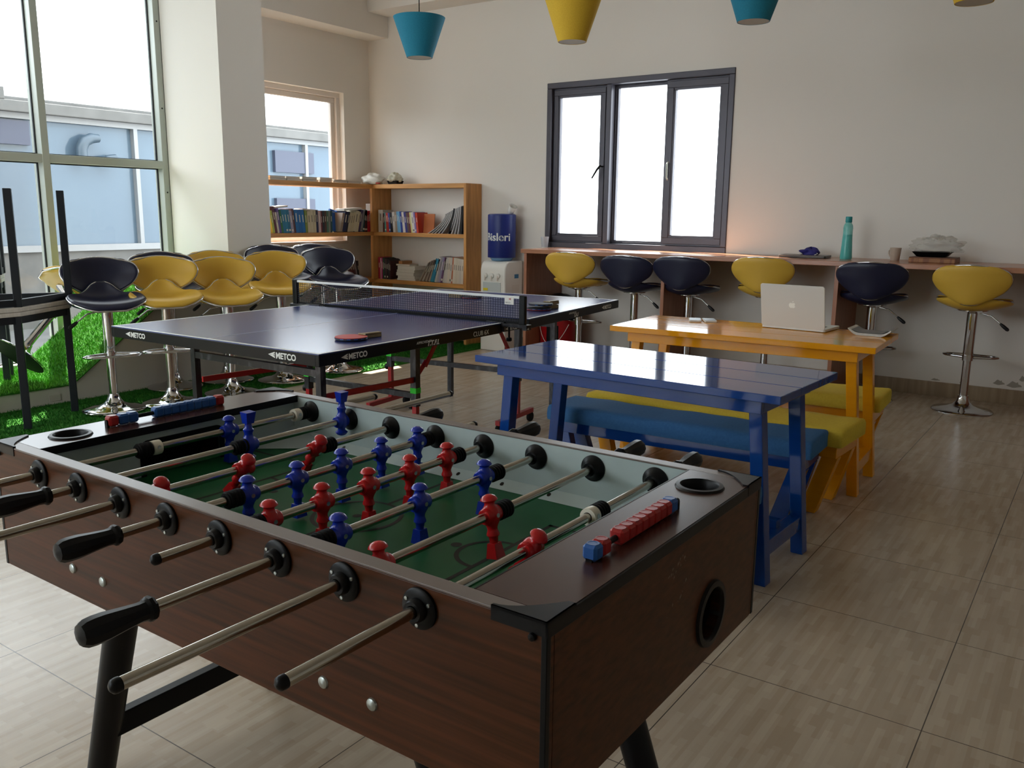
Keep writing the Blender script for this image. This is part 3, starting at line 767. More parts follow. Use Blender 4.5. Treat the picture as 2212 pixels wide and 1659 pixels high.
# maker plate on the near clamp bar
arrow_logo('maker_mark', NT, (an-.018+.004,-.931,zt-.026), (1,0,0), (0,0,1), .010, M_LETTER)
b = MB(); b.box(.69,.86,-.775,-.755,zt-.05,zt-.02); pl = b.obj('clamp_plate', M_TTLEG, NT, bevel=.002)
arrow_logo('maker_mark', pl, (.705,-.7755,zt-.044), (1,0,0), (0,0,1), .018, M_LETTER)
text_obj('maker_name','METCO',.025,M_LETTER,pl,(.738,-.7755,zt-.044),(1,0,0),(0,0,1),bold=.0008)
# paddles
M_RUBBER = mat('red_rubber','#b8332e',.5); M_RUBBERB = mat('black_rubber_sheet','#17171a',.55)
M_BLADEWOOD = mat('paddle_wood','#94815f',.5,noise=(12,'#7d6a4a',(1,8,1))); M_EDGETAPE = mat('dark_edge_tape','#1b1f33',.45)
def paddle(label, loc, deg, top, bottom, group=None):
    P = thing('table_tennis_paddle', label, 'paddle', loc, deg, group)
    def blade_pts(r, n=40):
        pts = []
        for i in range(n):
            a = 2*PI*i/n
            x, y = r*1.03*math.cos(a), r*math.sin(a)
            if x > r*.86: x = r*.86+(x-r*.86)*.3
            pts.append((x,y))
        return pts
    MB().prism(blade_pts(.0765),.0075,.0135).obj('blade', M_EDGETAPE, P)
    bl = P.children[0]
    MB().prism(blade_pts(.0755),.0135,.0165).obj('upper_rubber', top, bl)
    MB().prism(blade_pts(.0755),.0045,.0075).obj('lower_rubber', bottom, bl)
    h = MB(); h.prism([(.062,-.030),(.075,-.016),(.165,-.0145),(.172,-.016),(.172,.016),(.165,.0145),(.075,.016),(.062,.030)],.0165,.0245)
    h.prism([(.075,-.016),(.165,-.0145),(.172,-.016),(.172,.016),(.165,.0145),(.075,.016)],.0,.0165)
    h.obj('handle', M_BLADEWOOD, P, bevel=.003)
    t = MB()
    for a in (200,225,250,275,300):
        a = math.radians(a); t.box(-.009,.009,-.0006,.0004,.0085,.0125,Matrix.Translation((.0792*math.cos(a),.0768*math.sin(a),0)) @ Matrix.Rotation(a+PI/2,4,'Z'))
    t.obj('edge_print', M_BLUEBEAD, bl)
    return P
paddle('red rubber table tennis paddle lying alone on the near half of the table',(-2.945,2.92,zt+.0),82,M_RUBBER,M_RUBBERB)
PG = 'stacked paddles on the far half of the table'
p = paddle('lower paddle of the stacked pair right of the net post, on the far table half',(-2.965,4.585,zt),80,M_RUBBERB,M_RUBBER,PG)
p = paddle('upper paddle of the stacked pair right of the net post, on the far table half',(-2.962,4.60,zt+.026),84,M_RUBBERB,M_RUBBERB,PG)
p = paddle('dark paddle lying on the far half seen through the net under the white band',(-3.76,4.93,zt),200,M_RUBBERB,M_RUBBER,None)

# ------------------------------------------------------------------ painted trestle tables and benches
def plank_table(label, loc, deg, m, z):
    T = thing('trestle_table', label, 'table', loc, deg)
    b = MB(); hl, hw = .686, .312; n = 3; w = 2*hw/n
    for k in range(n):
        b.box(-hl,hl,-hw+k*w+(.0012 if k else 0),-hw+(k+1)*w-(.0012 if k < n-1 else 0),z-.03,z)
    b.obj('tabletop', m, T, bevel=.0025)
    b = MB(); za, zb = z-.085, z-.03
    b.box(-.60,.60,-.262,-.238,za,zb); b.box(-.60,.60,.238,.262,za,zb); b.box(-.60,-.576,-.238,.238,za,zb); b.box(.576,.60,-.238,.238,za,zb)
    b.obj('apron', m, T, bevel=.002)
    for s in (-1,1):
        for t in (-1,1):
            MB().leg((s*.565,t*.20,za),(s*.622,t*.20,0),.05,.055).obj('leg', m, T, bevel=.003)
        MB().box(*sorted((s*.58,s*.628)),-.18,.18,.10,.16).obj('end_rail', m, T, bevel=.002)
    MB().box(-.60,.60,-.022,.022,.13,.19).obj('stretcher', m, T, bevel=.002)
    return T
plank_table('glossy dark blue wooden table of three planks behind the foosball table','x' and (-1.5679,3.2764,0),-2.69,M_BLUEPAINT,.743)
plank_table('glossy orange yellow wooden table with the open silver laptop on it',(-1.5719,4.5294,0),2.14,M_YELPAINT,.757)
def bench(label, loc, deg, m, mc, L=1.33, w=.33, z=.41):
    T = thing('padded_bench', label, 'bench', loc, deg, 'padded benches at the painted tables')
    h = L/2; hw = w/2
    # cushion with rounded, slightly uneven edges
    n, k = 40, 10; vs = []; fs = []
    r = .016
    def top(x, y): return z-.004+.004*math.sin(9*x+2)*math.sin(14*y)
    rows = []
    ring_ = []
    b = MB()
    sec = [(-hw+.003,z-.075),(-hw,z-.065),(-hw-.002,z-.035),(-hw+.003,z-.012),(-hw+r,z-.001)]
    sec += [(-hw+r+(2*hw-2*r)*i/6, z) for i in range(1,6)]
    sec += [(hw-r,z-.001),(hw-.003,z-.012),(hw+.002,z-.035),(hw,z-.065),(hw-.003,z-.075)]
    m_ = len(sec); xs = [-h+.0,-h+.004,-h+.014]+[-h+.014+(2*h-.028)*i/n for i in range(1,n)]+[h-.014,h-.004,h]
    for i, x in enumerate(xs):
        ins = .008 if i in (0,len(xs)-1) else (.003 if i in (1,len(xs)-2) else 0)
        for (y, zz) in sec:
            wob = .0022*math.sin(11*x+3*y)+.0015*math.sin(29*x+1.3)
            yy = y*(1-ins/hw); z2 = zz-(ins if zz > z-.04 else -ins*.3)
            vs.append((x, yy, z2+(wob if zz > z-.06 else 0)))
    for i in range(len(xs)-1):
        for j in range(m_):
            jj = (j+1)%m_
            fs.append((i*m_+j,(i+1)*m_+j,(i+1)*m_+jj,i*m_+jj))
    fs.append(tuple(range(m_))); fs.append(tuple((len(xs)-1)*m_+j for j in range(m_-1,-1,-1)))
    b.add(vs, fs); b.obj('cushion', mc, T, smooth=50)
    b = MB(); b.box(-h+.03,h-.03,-hw+.03,hw-.03,z-.135,z-.075); b.obj('apron', m, T, bevel=.003)
    for s in (-1,1):
        for t in (-1,1):
            MB().leg((s*(h-.065),t*(hw-.075),z-.135),(s*(h-.145),t*(hw-.055),0),.075,.05).obj('leg', m, T, bevel=.003)
    return T
def on_table(c, deg, s, t):
    a = math.radians(deg); return (c[0]+s*math.cos(a)-t*math.sin(a), c[1]+s*math.sin(a)+t*math.cos(a), 0)
TBc, TYc = (-1.5679,3.2764), (-1.5719,4.5294)
bench('blue padded bench along the far side of the blue table',on_table(TBc,-2.69,-.085,.50),1.6,M_BLUEPAINT,M_BLUECUSH,1.31,.30)
bench('blue padded bench between the blue table and the foosball table',on_table(TBc,-2.69,-.03,-.43),-2.69,M_BLUEPAINT,M_BLUECUSH,1.32,.32)
bench('yellow padded bench between the blue table and the yellow table',on_table(TYc,2.14,-.03,-.385),-3.4,M_YELPAINT,M_YELCUSH,1.37,.355)
bench('yellow padded bench behind the yellow table, nearest the back wall',on_table(TYc,2.14,-.03,.415),2.6,M_YELPAINT,M_YELCUSH,1.34,.36)

# ------------------------------------------------------------------ things on the yellow table
ly = .757
LP = thing('laptop','open silver laptop seen from behind its lid on the yellow table','laptop',(-1.388,4.647,ly),-4.0)
def rrect(w, h, r, n=6):
    pts = []
    for cx, cy, a0 in ((w/2-r,h/2-r,0),(-w/2+r,h/2-r,PI/2),(-w/2+r,-h/2+r,PI),(w/2-r,-h/2+r,3*PI/2)):
        pts += [(cx+r*math.cos(a0+PI/2*i/n),cy+r*math.sin(a0+PI/2*i/n)) for i in range(n+1)]
    return pts
MB().prism(rrect(.345,.236,.012),.002,.016,Matrix.Translation((0,.120,0))).obj('base', M_SILVER, LP, bevel=.002)
b = MB(); b.box(-.14,.14,.05,.135,.0162,.0172); b.obj('keyboard', M_BLACK, LP)
ML = Matrix.Translation((0,.004,.013)) @ Matrix.Rotation(math.radians(90+13),4,'X')
lid = MB().prism(rrect(.345,.236,.012),-.003,.003,ML @ Matrix.Translation((0,.118,0))).obj('lid', M_SILVER, LP, bevel=.0015)
MB().box(-.158,.158,.012,.224,-.0042,-.003,ML).obj('screen', M_BLACK, lid)
# apple shaped mark on the lid
pts = []
for i in range(60):
    a = 2*PI*i/60
    r = .0165*(1+.10*abs(math.cos(a))**1.0)
    x, y = r*math.cos(a)*.98, r*math.sin(a)
    if math.sin(a) > .8: y -= .0045*(math.sin(a)-.8)/.2
    if math.sin(a) < -.85: y += .0025*(-math.sin(a)-.85)/.15
    d = math.hypot(x-.0225,y-.001)
    if d < .0095: x -= (.0095-d)*.9
    pts.append((x,y))
lg = MB(); MLg = ML @ Matrix.Translation((0,.125,.0031)) 
lg.prism(pts,0,.0004,MLg)
lg.prism([(.001,.0165),(.002,.021),(.007,.0245),(.0085,.0245),(.0075,.019),(.004,.0165)],0,.0004,MLg)
lg.obj('apple_mark', mat('mark_white','#f6faf6',.3), lid)
PS = thing('magazine','dark covered magazine with curled white pages on the yellow table corner','magazine',(-1.0,4.735,ly),0)
b = MB(); n = 14
for k, (sc_, dz) in enumerate([(1,0),(.97,.004),(.95,.008)]):
    vs = []; 
    for i in range(n+1):
        u = -1+2*i/n; cz = .028*max(0,abs(u)-.55)**1.6*4*(1-.15*k)
        for v in (-1,1): vs += [(u*.105*sc_, v*.085+.004*k, dz+.001+cz), (u*.105*sc_, v*.085+.004*k, dz+.004+cz)]
    fs = []
    for i in range(n):
        o_ = 4*i; fs += [(o_+1,o_+5,o_+7,o_+3),(o_,o_+2,o_+6,o_+4),(o_,o_+4,o_+5,o_+1),(o_+2,o_+3,o_+7,o_+6)]
    fs += [(0,1,3,2),(4*n,4*n+2,4*n+3,4*n+1)]
    b.add(vs, fs)
b.obj('pages', M_PAPER, PS, smooth=50)
b = MB(); vs = []; fs = []
for i in range(n+1):
    u = -1+2*i/n; cz = .028*max(0,abs(u)-.55)**1.6*4*.7
    vs += [(u*.088,-.074,.0135+cz*.75),(u*.088,.082,.0135+cz*.75)]
for i in range(n): fs.append((2*i,2*i+2,2*i+3,2*i+1))
b.add(vs, fs); b.obj('cover', mat('magazine_cover','#3d3a3a',.35,noise=(25,'#57534f')), PS, smooth=60)
PH = [('white phone with dark screen lying on the yellow table, the left one of two',(-1.965,4.70),24),('dark screened phone in white case, beside the other phone on yellow table',(-1.892,4.735),30)]
for lb, (x, y), dg in PH:
    P = thing('mobile_phone', lb, 'phone', (x,y,ly), dg, 'phones on the yellow table')
    MB().prism(rrect(.07,.14,.01),.0005,.0095).obj('case', M_PAPER, P, bevel=.0015)
    MB().prism(rrect(.062,.125,.005),.0095,.0101).obj('screen', M_BLACK, P)
# ------------------------------------------------------------------ bar stools
def smooth_interp(xs, ys, t):
    # catmull style interpolation through points
    for i in range(len(xs)-1):
        if t <= xs[i+1] or i == len(xs)-2:
            u = (t-xs[i])/(xs[i+1]-xs[i]); break
    p0 = ys[max(i-1,0)]; p1 = ys[i]; p2 = ys[i+1]; p3 = ys[min(i+2,len(ys)-1)]
    return .5*((2*p1)+(-p0+p2)*u+(2*p0-5*p1+4*p2-p3)*u*u+(-p0+3*p1-3*p2+p3)*u**3)
def shell(stations, thick, nv=30, nx=18):
    """padded shell: stations (v, u, z, halfwidth, curl_u, curl_z); returns MB and the rim path"""
    V = [s[0] for s in stations]; cols = [[s[k] for s in stations] for k in range(1,6)]
    rows = []
    for i in range(nv+1):
        t = V[0]+(V[-1]-V[0])*i/nv
        rows.append([smooth_interp(V, c, t) for c in cols])
    def mid(i, x):
        u, z, w, cu, cz = rows[i]
        return Vector((u+cu*x*x, w*x, z+cz*x*x))
    P = [[mid(i, math.sin(PI/2*(-1+2*j/nx))) for j in range(nx+1)] for i in range(nv+1)]
    N = []
    for i in range(nv+1):
        r = []
        for j in range(nx+1):
            a = P[min(i+1,nv)][j]-P[max(i-1,0)][j]; c = P[i][min(j+1,nx)]-P[i][max(j-1,0)]
            n = a.cross(c)
            r.append(n.normalized() if n.length > 1e-9 else Vector((0,0,1)))
        N.append(r)
    b = MB(); vs = []; fs = []; st = nx+1
    def prof(i, j):
        ex = 1-abs(-1+2*j/nx)**4; ei = 1-abs(-1+2*i/nv)**6
        return math.sqrt(max(ex,0)*.9+.1)*math.sqrt(max(ei,0)*.85+.15)
    for side in (1,-1):
        for i in range(nv+1):
            for j in range(nx+1):
                th = thick*(.62 if side > 0 else .38)*prof(i,j)
                vs.append(P[i][j]+N[i][j]*th*side)
    M_ = (nv+1)*st
    for i in range(nv):
        for j in range(nx):
            q = (i*st+j, i*st+j+1, (i+1)*st+j+1, (i+1)*st+j)
            fs.append(q); fs.append(tuple(M_+k for k in q[::-1]))
    ring_ = [(0,j) for j in range(nx+1)]+[(i,nx) for i in range(1,nv+1)]+[(nv,j) for j in range(nx-1,-1,-1)]+[(i,0) for i in range(nv-1,0,-1)]
    for k in range(len(ring_)):
        a = ring_[k]; c = ring_[(k+1)%len(ring_)]
        ia = a[0]*st+a[1]; ic = c[0]*st+c[1]
        fs.append((ic, ia, M_+ia, M_+ic))
    b.add(vs, fs)
    return b, [P[i][j] for i,j in ring_]
# seat faces +x; heights relative to the top of the pole
SEAT = [(0,.225,.012,.085,0,.0),(.05,.222,.020,.135,-.02,.004),(.13,.20,.034,.19,-.03,.012),(.26,.13,.042,.225,0,.022),(.42,.03,.036,.235,0,.040),(.55,-.05,.032,.225,0,.056),(.66,-.115,.038,.185,.01,.055),(.76,-.165,.062,.135,.03,.035),(.86,-.190,.105,.095,.03,.015),(.95,-.198,.150,.065,.02,.0),(1,-.200,.170,.035,.01,-.004)]
BACK = [(0,-.222,.055,.045,.01,.006),(.08,-.226,.075,.085,.03,.008),(.2,-.231,.112,.148,.055,.006),(.36,-.238,.160,.205,.075,0),(.55,-.247,.212,.238,.07,-.002),(.72,-.256,.258,.238,.07,-.006),(.86,-.264,.294,.218,.06,-.012),(.95,-.269,.315,.18,.045,-.016),(1,-.272,.325,.13,.03,-.016)]
def make_stool(label, h, leather, pole):
    T = thing('bar_stool', label, 'bar stool', (0,0,0), 0, None)
    b, rim = shell(SEAT, .052)
    for k, p in enumerate(b.v): b.v[k] = (p[0],p[1],p[2]+h)
    s = b.obj('seat', leather, T, smooth=70)
    t = MB(); t.tube([(p.x,p.y,p.z+h-.006) for p in rim], .0072, 8, closed=True); t.obj('seat_trim', M_CHROME, s, smooth=60)
    b, rim = shell(BACK, .038)
    for k, p in enumerate(b.v): b.v[k] = (p[0],p[1],p[2]+h)
    s = b.obj('backrest', leather, T, smooth=70)
    t = MB(); t.tube([(p.x-.004,p.y,p.z+h) for p in rim], .0072, 8, closed=True); t.obj('back_trim', M_CHROME, s, smooth=60)
    b = MB(); b.lathe([(.033,.40),(.034,.405),(.034,h-.02),(.06,h-.012),(.10,h+.0),(.10,h+.012)],24); b.obj('upper_pole', pole, T, smooth=40)
    b = MB(); b.lathe([(.028,.09),(.028,.41)],24); b.obj('lower_pole', pole, T, smooth=40)
    b = MB(); b.lathe([(.200,.0),(.2005,.006),(.196,.011),(.15,.020),(.10,.031),(.065,.048),(.045,.072),(.036,.098),(.034,.112),(.028,.113)],48); b.obj('base', M_CHROME, T, smooth=40)
    b = MB(); b.lathe([(0,-.0006),(.193,-.0006),(.193,.002)],40); b.obj('base_pad', M_BLACKMATT, T)
    b = MB(); zr = .385
    b.tube([(.02,.03,zr),(.05,.10,zr),(.075,.155,zr),(.105,.175,zr),(.135,.155,zr),(.15,.09,zr),(.155,0,zr),(.15,-.09,zr),(.135,-.155,zr),(.105,-.175,zr),(.075,-.155,zr),(.05,-.10,zr),(.02,-.03,zr)],.0095,10)
    b.lathe([(.036,zr-.02),(.037,zr+.02)],20)
    b.obj('footrest', M_CHROME, T, smooth=50)
    b = MB(); b.tube([(.0,-.03,h-.012),(-.01,-.12,h-.03),(-.015,-.19,h-.085)],.005,8); lv = b.obj('lever', M_CHROME, T, smooth=50)
    b = MB(); b.tube([(-.013,-.18,h-.078),(-.0155,-.20,h-.094),(-.018,-.228,h-.116),(-.0185,-.236,h-.122)],[.008,.0125,.0125,.006],10); b.obj('lever_grip', M_LEVER, lv, smooth=50)
    return T
G1 = 'bar stools parked by the grass ramp'; G2 = 'bar stools along the wall counter'
stools = {}
def stool(key, label, x, y, z0, h, deg, leather, grp, pole=None):
    """first of a height+colour is built, the rest copied"""
    k = (round(h,3), leather.name, (pole or M_CHROME).name)
    if k not in stools:
        T = make_stool(label, h, leather, pole or M_CHROME); stools[k] = T
    else:
        T = dup(stools[k], label=label)
    T['group'] = grp
    T.location = (x,y,z0); T.rotation_euler = (0,0,math.radians(deg))
    return T
N_, Y_ = M_NAVYLEATHER, M_YELLEATHER
stool('a','navy bar stool at the front end of the left row, nearest the grey stacked tables',-5.477,3.191,.018,.685,-22,N_,G1)
stool('b','yellow bar stool with rusty pole right behind the front navy stool',-5.362,3.556,.018,.685,-28,Y_,G1,M_RUST)
stool('c','navy bar stool mostly hidden behind the rusty-poled yellow stool, by the ramp',-5.835,3.904,.018,.69,-20,N_,G1)
stool('d','yellow bar stool in the middle of the left row, in front of its yellow twin',-5.307,4.026,.018,.665,-27,Y_,G1)
stool('e','yellow bar stool standing behind another yellow stool, against the ramp side',-5.755,4.327,.018,.69,-20,Y_,G1)
stool('f','yellow bar stool just left of the far net post, in front of navy stools',-5.411,4.60,.018,.69,-32,Y_,G1)
stool('g','navy bar stool at the right end of the left row, before the bookcase',-5.391,5.20,.018,.705,-20,N_,G1)
stool('h','navy bar stool behind the yellow stool near the net, against the white pillar',-5.80,4.95,.018,.72,-18,N_,G1)
stool('i','navy bar stool farthest back under the small window, only its top seen',-5.78,5.42,.018,.72,-18,N_,G1)
X6 = [(-3.985,'yellow bar stool at the left end of the wall counter, nearest the water dispenser',Y_,93,.70),
      (-3.425,'navy bar stool under the dark window, second from the counter left end',N_,92,.69),
      (-2.925,'navy bar stool in front of the counter middle support panel',N_,92,.70),
      (-2.25,'yellow bar stool at the counter, seen behind the open silver laptop',Y_,92,.72),
      (-1.462,'navy bar stool at the counter below the teal bottle and mug',N_,96,.715),
      (-.793,'yellow bar stool farthest right at the counter, its whole base in view',Y_,88,.72)]
for x, lb, lt, dg, h in X6:
    stool('s', lb, x, 6.83, 0, h, dg, lt, G2)

# ------------------------------------------------------------------ wall counter
CT = thing('bar_counter','long brown laminate counter along the back wall under the dark window','counter',(0,0,0))
cz = 1.035; cy0 = 6.635; cx0 = -4.50
MB().box(cx0,1.6,cy0,YB-.001,cz-.036,cz).obj('worktop', M_COUNTER, CT, bevel=.003)
for x0 in (-4.475,-3.10,-1.705,-.2,1.2):
    MB().box(x0,x0+.03,cy0+.02,YB-.012,0,cz-.036).obj('support_panel', M_COUNTERV, CT, bevel=.002)
# objects on the counter
M_CLEAR = glass_mat('clear_plastic',(.9,.92,.93))
cp = MB(); cp.lathe([(.030,.0),(.040,.10),(.0385,.10),(.029,.003),(0,.003)],24); o = cp.obj('plastic_cup', mat('frosted_plastic','#d5d6db',.3,alpha=.55), None, smooth=40)
o.location = (-4.60,7.20,cz+.0); tag(o,'clear disposable plastic cup at the counter left end beside the dark window','cup')
B = thing('water_bottle','tapered teal plastic water bottle standing on the wall counter','bottle',(-1.72,6.99,cz))
M_TEALPL = mat('teal_plastic','#5ccfca',.2,alpha=.6,spec=.6); M_TEALPL2 = mat('teal_cap','#1f8f93',.4)
M_TEALD = mat('teal_liquid','#35a9a8',.2,alpha=.55)
b = MB(); pr = [(.0,.002),(.042,.0),(.045,.01),(.042,.06),(.038,.13),(.035,.19),(.0345,.215),(.0355,.235),(.033,.255),(.024,.272),(.020,.278),(.020,.290)]
b.lathe([(r,z) for r,z in pr[1:]],28); b.obj('body', M_TEALPL, B, smooth=50)
b = MB(); b.lathe([(0,.005),(.0405,.006),(.0375,.09),(.0335,.186),(0,.186)],24,cap=False); b.obj('water', M_TEALD, B, smooth=50)
b = MB(); b.lathe([(.0235,.278),(.0245,.282),(.0245,.318),(.022,.322),(0,.322)],24); b.obj('cap', M_TEALPL2, B, smooth=40)
MG = thing('mug','cream ceramic mug with handle on the counter between bottle and black tray','mug',(-1.385,7.08,cz),-35)
b = MB(); b.lathe([(0,.0),(.030,.0),(.033,.006),(.041,.095),(.0385,.096),(.031,.008),(0,.008)],28,cap=False); M_MUG = mat('cream_ceramic','#b9a898',.3); b.obj('body', M_MUG, MG, smooth=40)
b = MB(); b.tube([(-.036,0,.078),(-.052,0,.080),(-.066,0,.068),(-.066,0,.048),(-.052,0,.030),(-.034,0,.026)],.0055,8); b.obj('handle', M_MUG, MG, smooth=50)
CL = thing('laptop','closed dark grey laptop lying on the wall counter left of the teal bottle','laptop',(-2.04,7.02,cz),4)
MB().prism(rrect(.36,.24,.015),.003,.013).obj('base', mat('dark_grey_metal','#55504c',.4,metal=.4), CL, bevel=.002)
MB().prism(rrect(.36,.24,.015),.0135,.021).obj('lid', mat('grey_lid','#6a645f',.4,metal=.4), CL, bevel=.002)
# crumpled cloth
def blob(n, m, fx):
    b = MB(); vs = []; fs = []
    for i in range(n+1):
        th = PI*i/n
        for j in range(m):
            ph = 2*PI*j/m
            vs.append(fx(th, ph))
    for i in range(n):
        for j in range(m):
            fs.append((i*m+j,(i+1)*m+j,(i+1)*m+(j+1)%m,i*m+(j+1)%m))
    return b.add(vs, fs)
def crumple(a, c, h, seed, amp=.25, f=5, flat=True):
    rr = random.Random(seed); ks = [(rr.randint(1,f),rr.randint(1,f+2),rr.random()*6,rr.random()) for _ in range(9)]
    def fx(th, ph):
        d = sum(w*math.sin(k1*ph+p)*math.sin(k2*th+p*2) for k1,k2,p,w in ks)*amp/2.2
        rr_ = 1+d
        z = math.cos(th)*h*rr_
        return (a*math.sin(th)*math.cos(ph)*rr_, c*math.sin(th)*math.sin(ph)*rr_, max(z,-h*.55)+h*.55 if flat else z)
    return fx
CB = thing('lanyard','crumpled navy blue and white lanyard heap lying on the closed grey laptop','lanyard',(-2.0,7.05,cz+.021))
blob(22,36,crumple(.072,.05,.036,4,.5,6)).obj('strap_heap', mat('navy_cloth','#2a2570',.7), CB, smooth=40)
b = MB(); b.tube([(.02,-.03,.03),(.045,-.045,.022),(.06,-.04,.012),(.05,-.05,.006),(.02,-.052,.004)],.004,8); b.tube([(-.055,0,.03),(-.075,.0,.012),(-.08,-.01,.004)],.002,6); b.lathe([(0,0),(.008,.002),(.008,.008),(0,.01)],12,Matrix.Translation((-.082,-.012,0)))
b.obj('white_cord', M_PAPER, CB, smooth=40)
WB = thing('wooden_box','flat brown wooden box under the black tray on the wall counter','box',(-1.10,7.0,cz))
MB().box(-.155,.155,-.11,.11,.001,.032).obj('body', mat('brown_box','#7d4f35',.5,noise=(5,'#9c6a43',(6,1,1),.45,.55)), WB, bevel=.003)
MB().box(-.153,.153,-.108,.108,.032,.040).obj('lid', mat('brown_lid','#6d4630',.5), WB, bevel=.002)
TR = thing('food_tray','black plastic tray covered by a clear crinkled bag, atop the wooden box','tray',(-1.115,7.0,cz+.040))
b = MB(); b.lathe([(.115,.001),(.135,.004),(.175,.036),(.18,.038),(.17,.038),(.13,.008),(0,.008)],4,Matrix.Scale(.8,4,(0,1,0)) @ Matrix.Rotation(PI/4,4,'Z')); b.obj('tray_body', M_BLACK, TR, bevel=.004)
M_BAG = mat('clear_bag','#c4bfb4',.4,alpha=.26,spec=.4)
bg_ = blob(34,56,crumple(.165,.10,.072,11,.30,8)); bg_.obj('plastic_bag', M_BAG, TR, smooth=35).location = (.03,0,.034)

# ------------------------------------------------------------------ water dispenser
WD = thing('water_dispenser','white water dispenser with three taps knobs beside the pine bookcase','water dispenser',(-5.045,6.955,0))
M_WHITEAP = mat('appliance_white','#dedcd6',.3); M_WHITEAP2 = mat('appliance_white_side','#d3c8bc',.4)
b = MB(); n = 8
pr = [(0,0),(.30,0),(.30,.89)] + [(.075-.075*math.sin(PI/2*i/n),.89-.10*(1-math.cos(PI/2*i/n))) for i in range(n+1)]
MS = Matrix(((0,0,1,0),(1,0,0,0),(0,1,0,0),(0,0,0,1)))      # (y,z) profile extruded along x
b.prism(pr,-.150,.150,MS); b.obj('body', M_WHITEAP, WD, smooth=40, bevel=.01)
b = MB(); b.box(-.118,.098,-.006,.004,.42,.685); b.obj('tap_recess', mat('recess_grey','#b9c0c0',.4), WD, bevel=.004)
MB().box(-.11,.09,-.012,-.002,.40,.425).obj('drip_tray', M_WHITEAP2, WD, bevel=.003)
for x in (-.085,-.008,.066):
    MB().lathe([(.026,0),(.025,.010),(.021,.014),(0,.014)],24,Matrix.Translation((x,0,.748)) @ Matrix.Rotation(PI/2,4,'X')).obj('knob', M_WHITEAP, WD, smooth=40)
    MB().tube([(x,-.014,.748),(x,-.020,.70)],.006,8).obj('tap', M_WHITEAP2, WD, smooth=40)
MB().box(-.112,-.055,-.0075,-.0055,.60,.625).obj('yellow_sticker', mat('sticker_yellow','#d6c22a',.5), WD)
MB().box(-.11,-.05,-.0006,.0006,.868,.880,Matrix.Translation((0,.028,-.02))).obj('brand_plate', M_TTRED, WD)
MB().box(.1502,.1515,.16,.23,.72,.76).obj('blue_sticker', mat('sticker_blue','#2d6f9c',.5), WD)
b = MB()
for k in range(9): b.box(.150,.1512,.12,.24,.52+.016*k,.524+.016*k)
b.obj('vent_slots', M_WHITEAP2, WD)
b = MB()
for x in (-.12,.12):
    for y in (.03,.27): b.lathe([(.015,-.001),(.015,.02)],12,Matrix.Translation((x,y,0)))
b.obj('foot', M_BLACK, WD)
BT = thing('water_bottle','large water bottle in a dark blue printed sleeve upturned on the dispenser','bottle',(-5.045,7.105,.885))
M_SLEEVE = mat('navy_sleeve','#1b2b72',.4,spec=.4)
b = MB(); b.lathe([(.028,.0),(.10,.008),(.115,.03),(.12,.05)],36); b.obj('neck', mat('blue_bottle_plastic','#5f9fd6',.15,alpha=.6), BT, smooth=40)
b = MB(); b.lathe([(.138,.038),(.139,.04),(.139,.445),(.137,.455),(.12,.462),(0,.465)],48); sl = b.obj('sleeve', M_SLEEVE, BT, smooth=35)
# printed word bent round the sleeve
cu = text_obj('sleeve_text','Bisleri',.105,M_LETTER,sl,(0,0,0),(1,0,0),(0,0,1),bold=.002)
wmax = max(v.co.x for v in cu.data.vertices)
for v in cu.data.vertices:
    a = math.radians(-76)+(v.co.x/wmax-.5)*.275/.1395
    rr_ = .1396-v.co.y*.5
    v.co = Vector((rr_*math.cos(a), rr_*math.sin(a), .205+v.co.z))
b = MB(); vs = []; fs = []
for i in range(19):
    a = 2*PI*i/12; r = .022+.0004*i
    for k in (0,1): vs.append((r*math.cos(a)*(1+.6*k), r*math.sin(a)*(1+.6*k), .0+.085*k+.008*math.sin(a)))
for i in range(18): fs.append((2*i,2*i+2,2*i+3,2*i+1))
o = b.add(vs,fs).obj('paper_roll', M_PAPER, None, smooth=50); o.location = (-4.975,7.14,1.349); o.rotation_euler = (.2,.5,.3)
s_ = o.modifiers.new('t','SOLIDIFY'); s_.thickness = .001
tag(o,'crumpled white paper roll on top of the blue water bottle','paper')
# drum vacuum cleaner under the counter
VC = thing('vacuum_cleaner','red drum vacuum cleaner with black domed top under the wall counter','vacuum cleaner',(-4.30,7.02,0))
b = MB(); b.lathe([(.17,.03),(.185,.06),(.19,.36),(.185,.38)],36); b.obj('drum', M_TTRED, VC, smooth=40)
b = MB(); b.lathe([(.195,.38),(.20,.40),(.19,.45),(.165,.53),(.12,.585),(.06,.612),(0,.62)],36); b.obj('lid', M_BLACK, VC, smooth=40)
for k in range(4):
    a = PI/4+PI/2*k; MB().lathe([(0,-.014),(.028,-.014),(.030,0),(.028,.014),(0,.014)],16,Matrix.Translation((.16*math.cos(a),.16*math.sin(a),.03)) @ Matrix.Rotation(PI/2,4,'X')).obj('wheel', M_BLACK, VC, smooth=40)
b = MB(); vs = []; fs = []
for i in range(9):
    a = math.radians(-98+i*4.5)
    for z in (.16,.33): vs.append((.1925*math.cos(a),.1925*math.sin(a),z))
for i in range(8): fs.append((2*i,2*i+2,2*i+3,2*i+1))
b.add(vs,fs); b.obj('label', M_BLACK, VC)
b = MB(); b.tube([(.19*math.cos(a),.19*math.sin(a)-.01,.35-.20*math.sin((a+2.4)/1.9*PI)) for a in [math.radians(-140+5*k) for k in range(23)]],.003,6); b.obj('wire_handle', M_PAPER, VC, smooth=50)

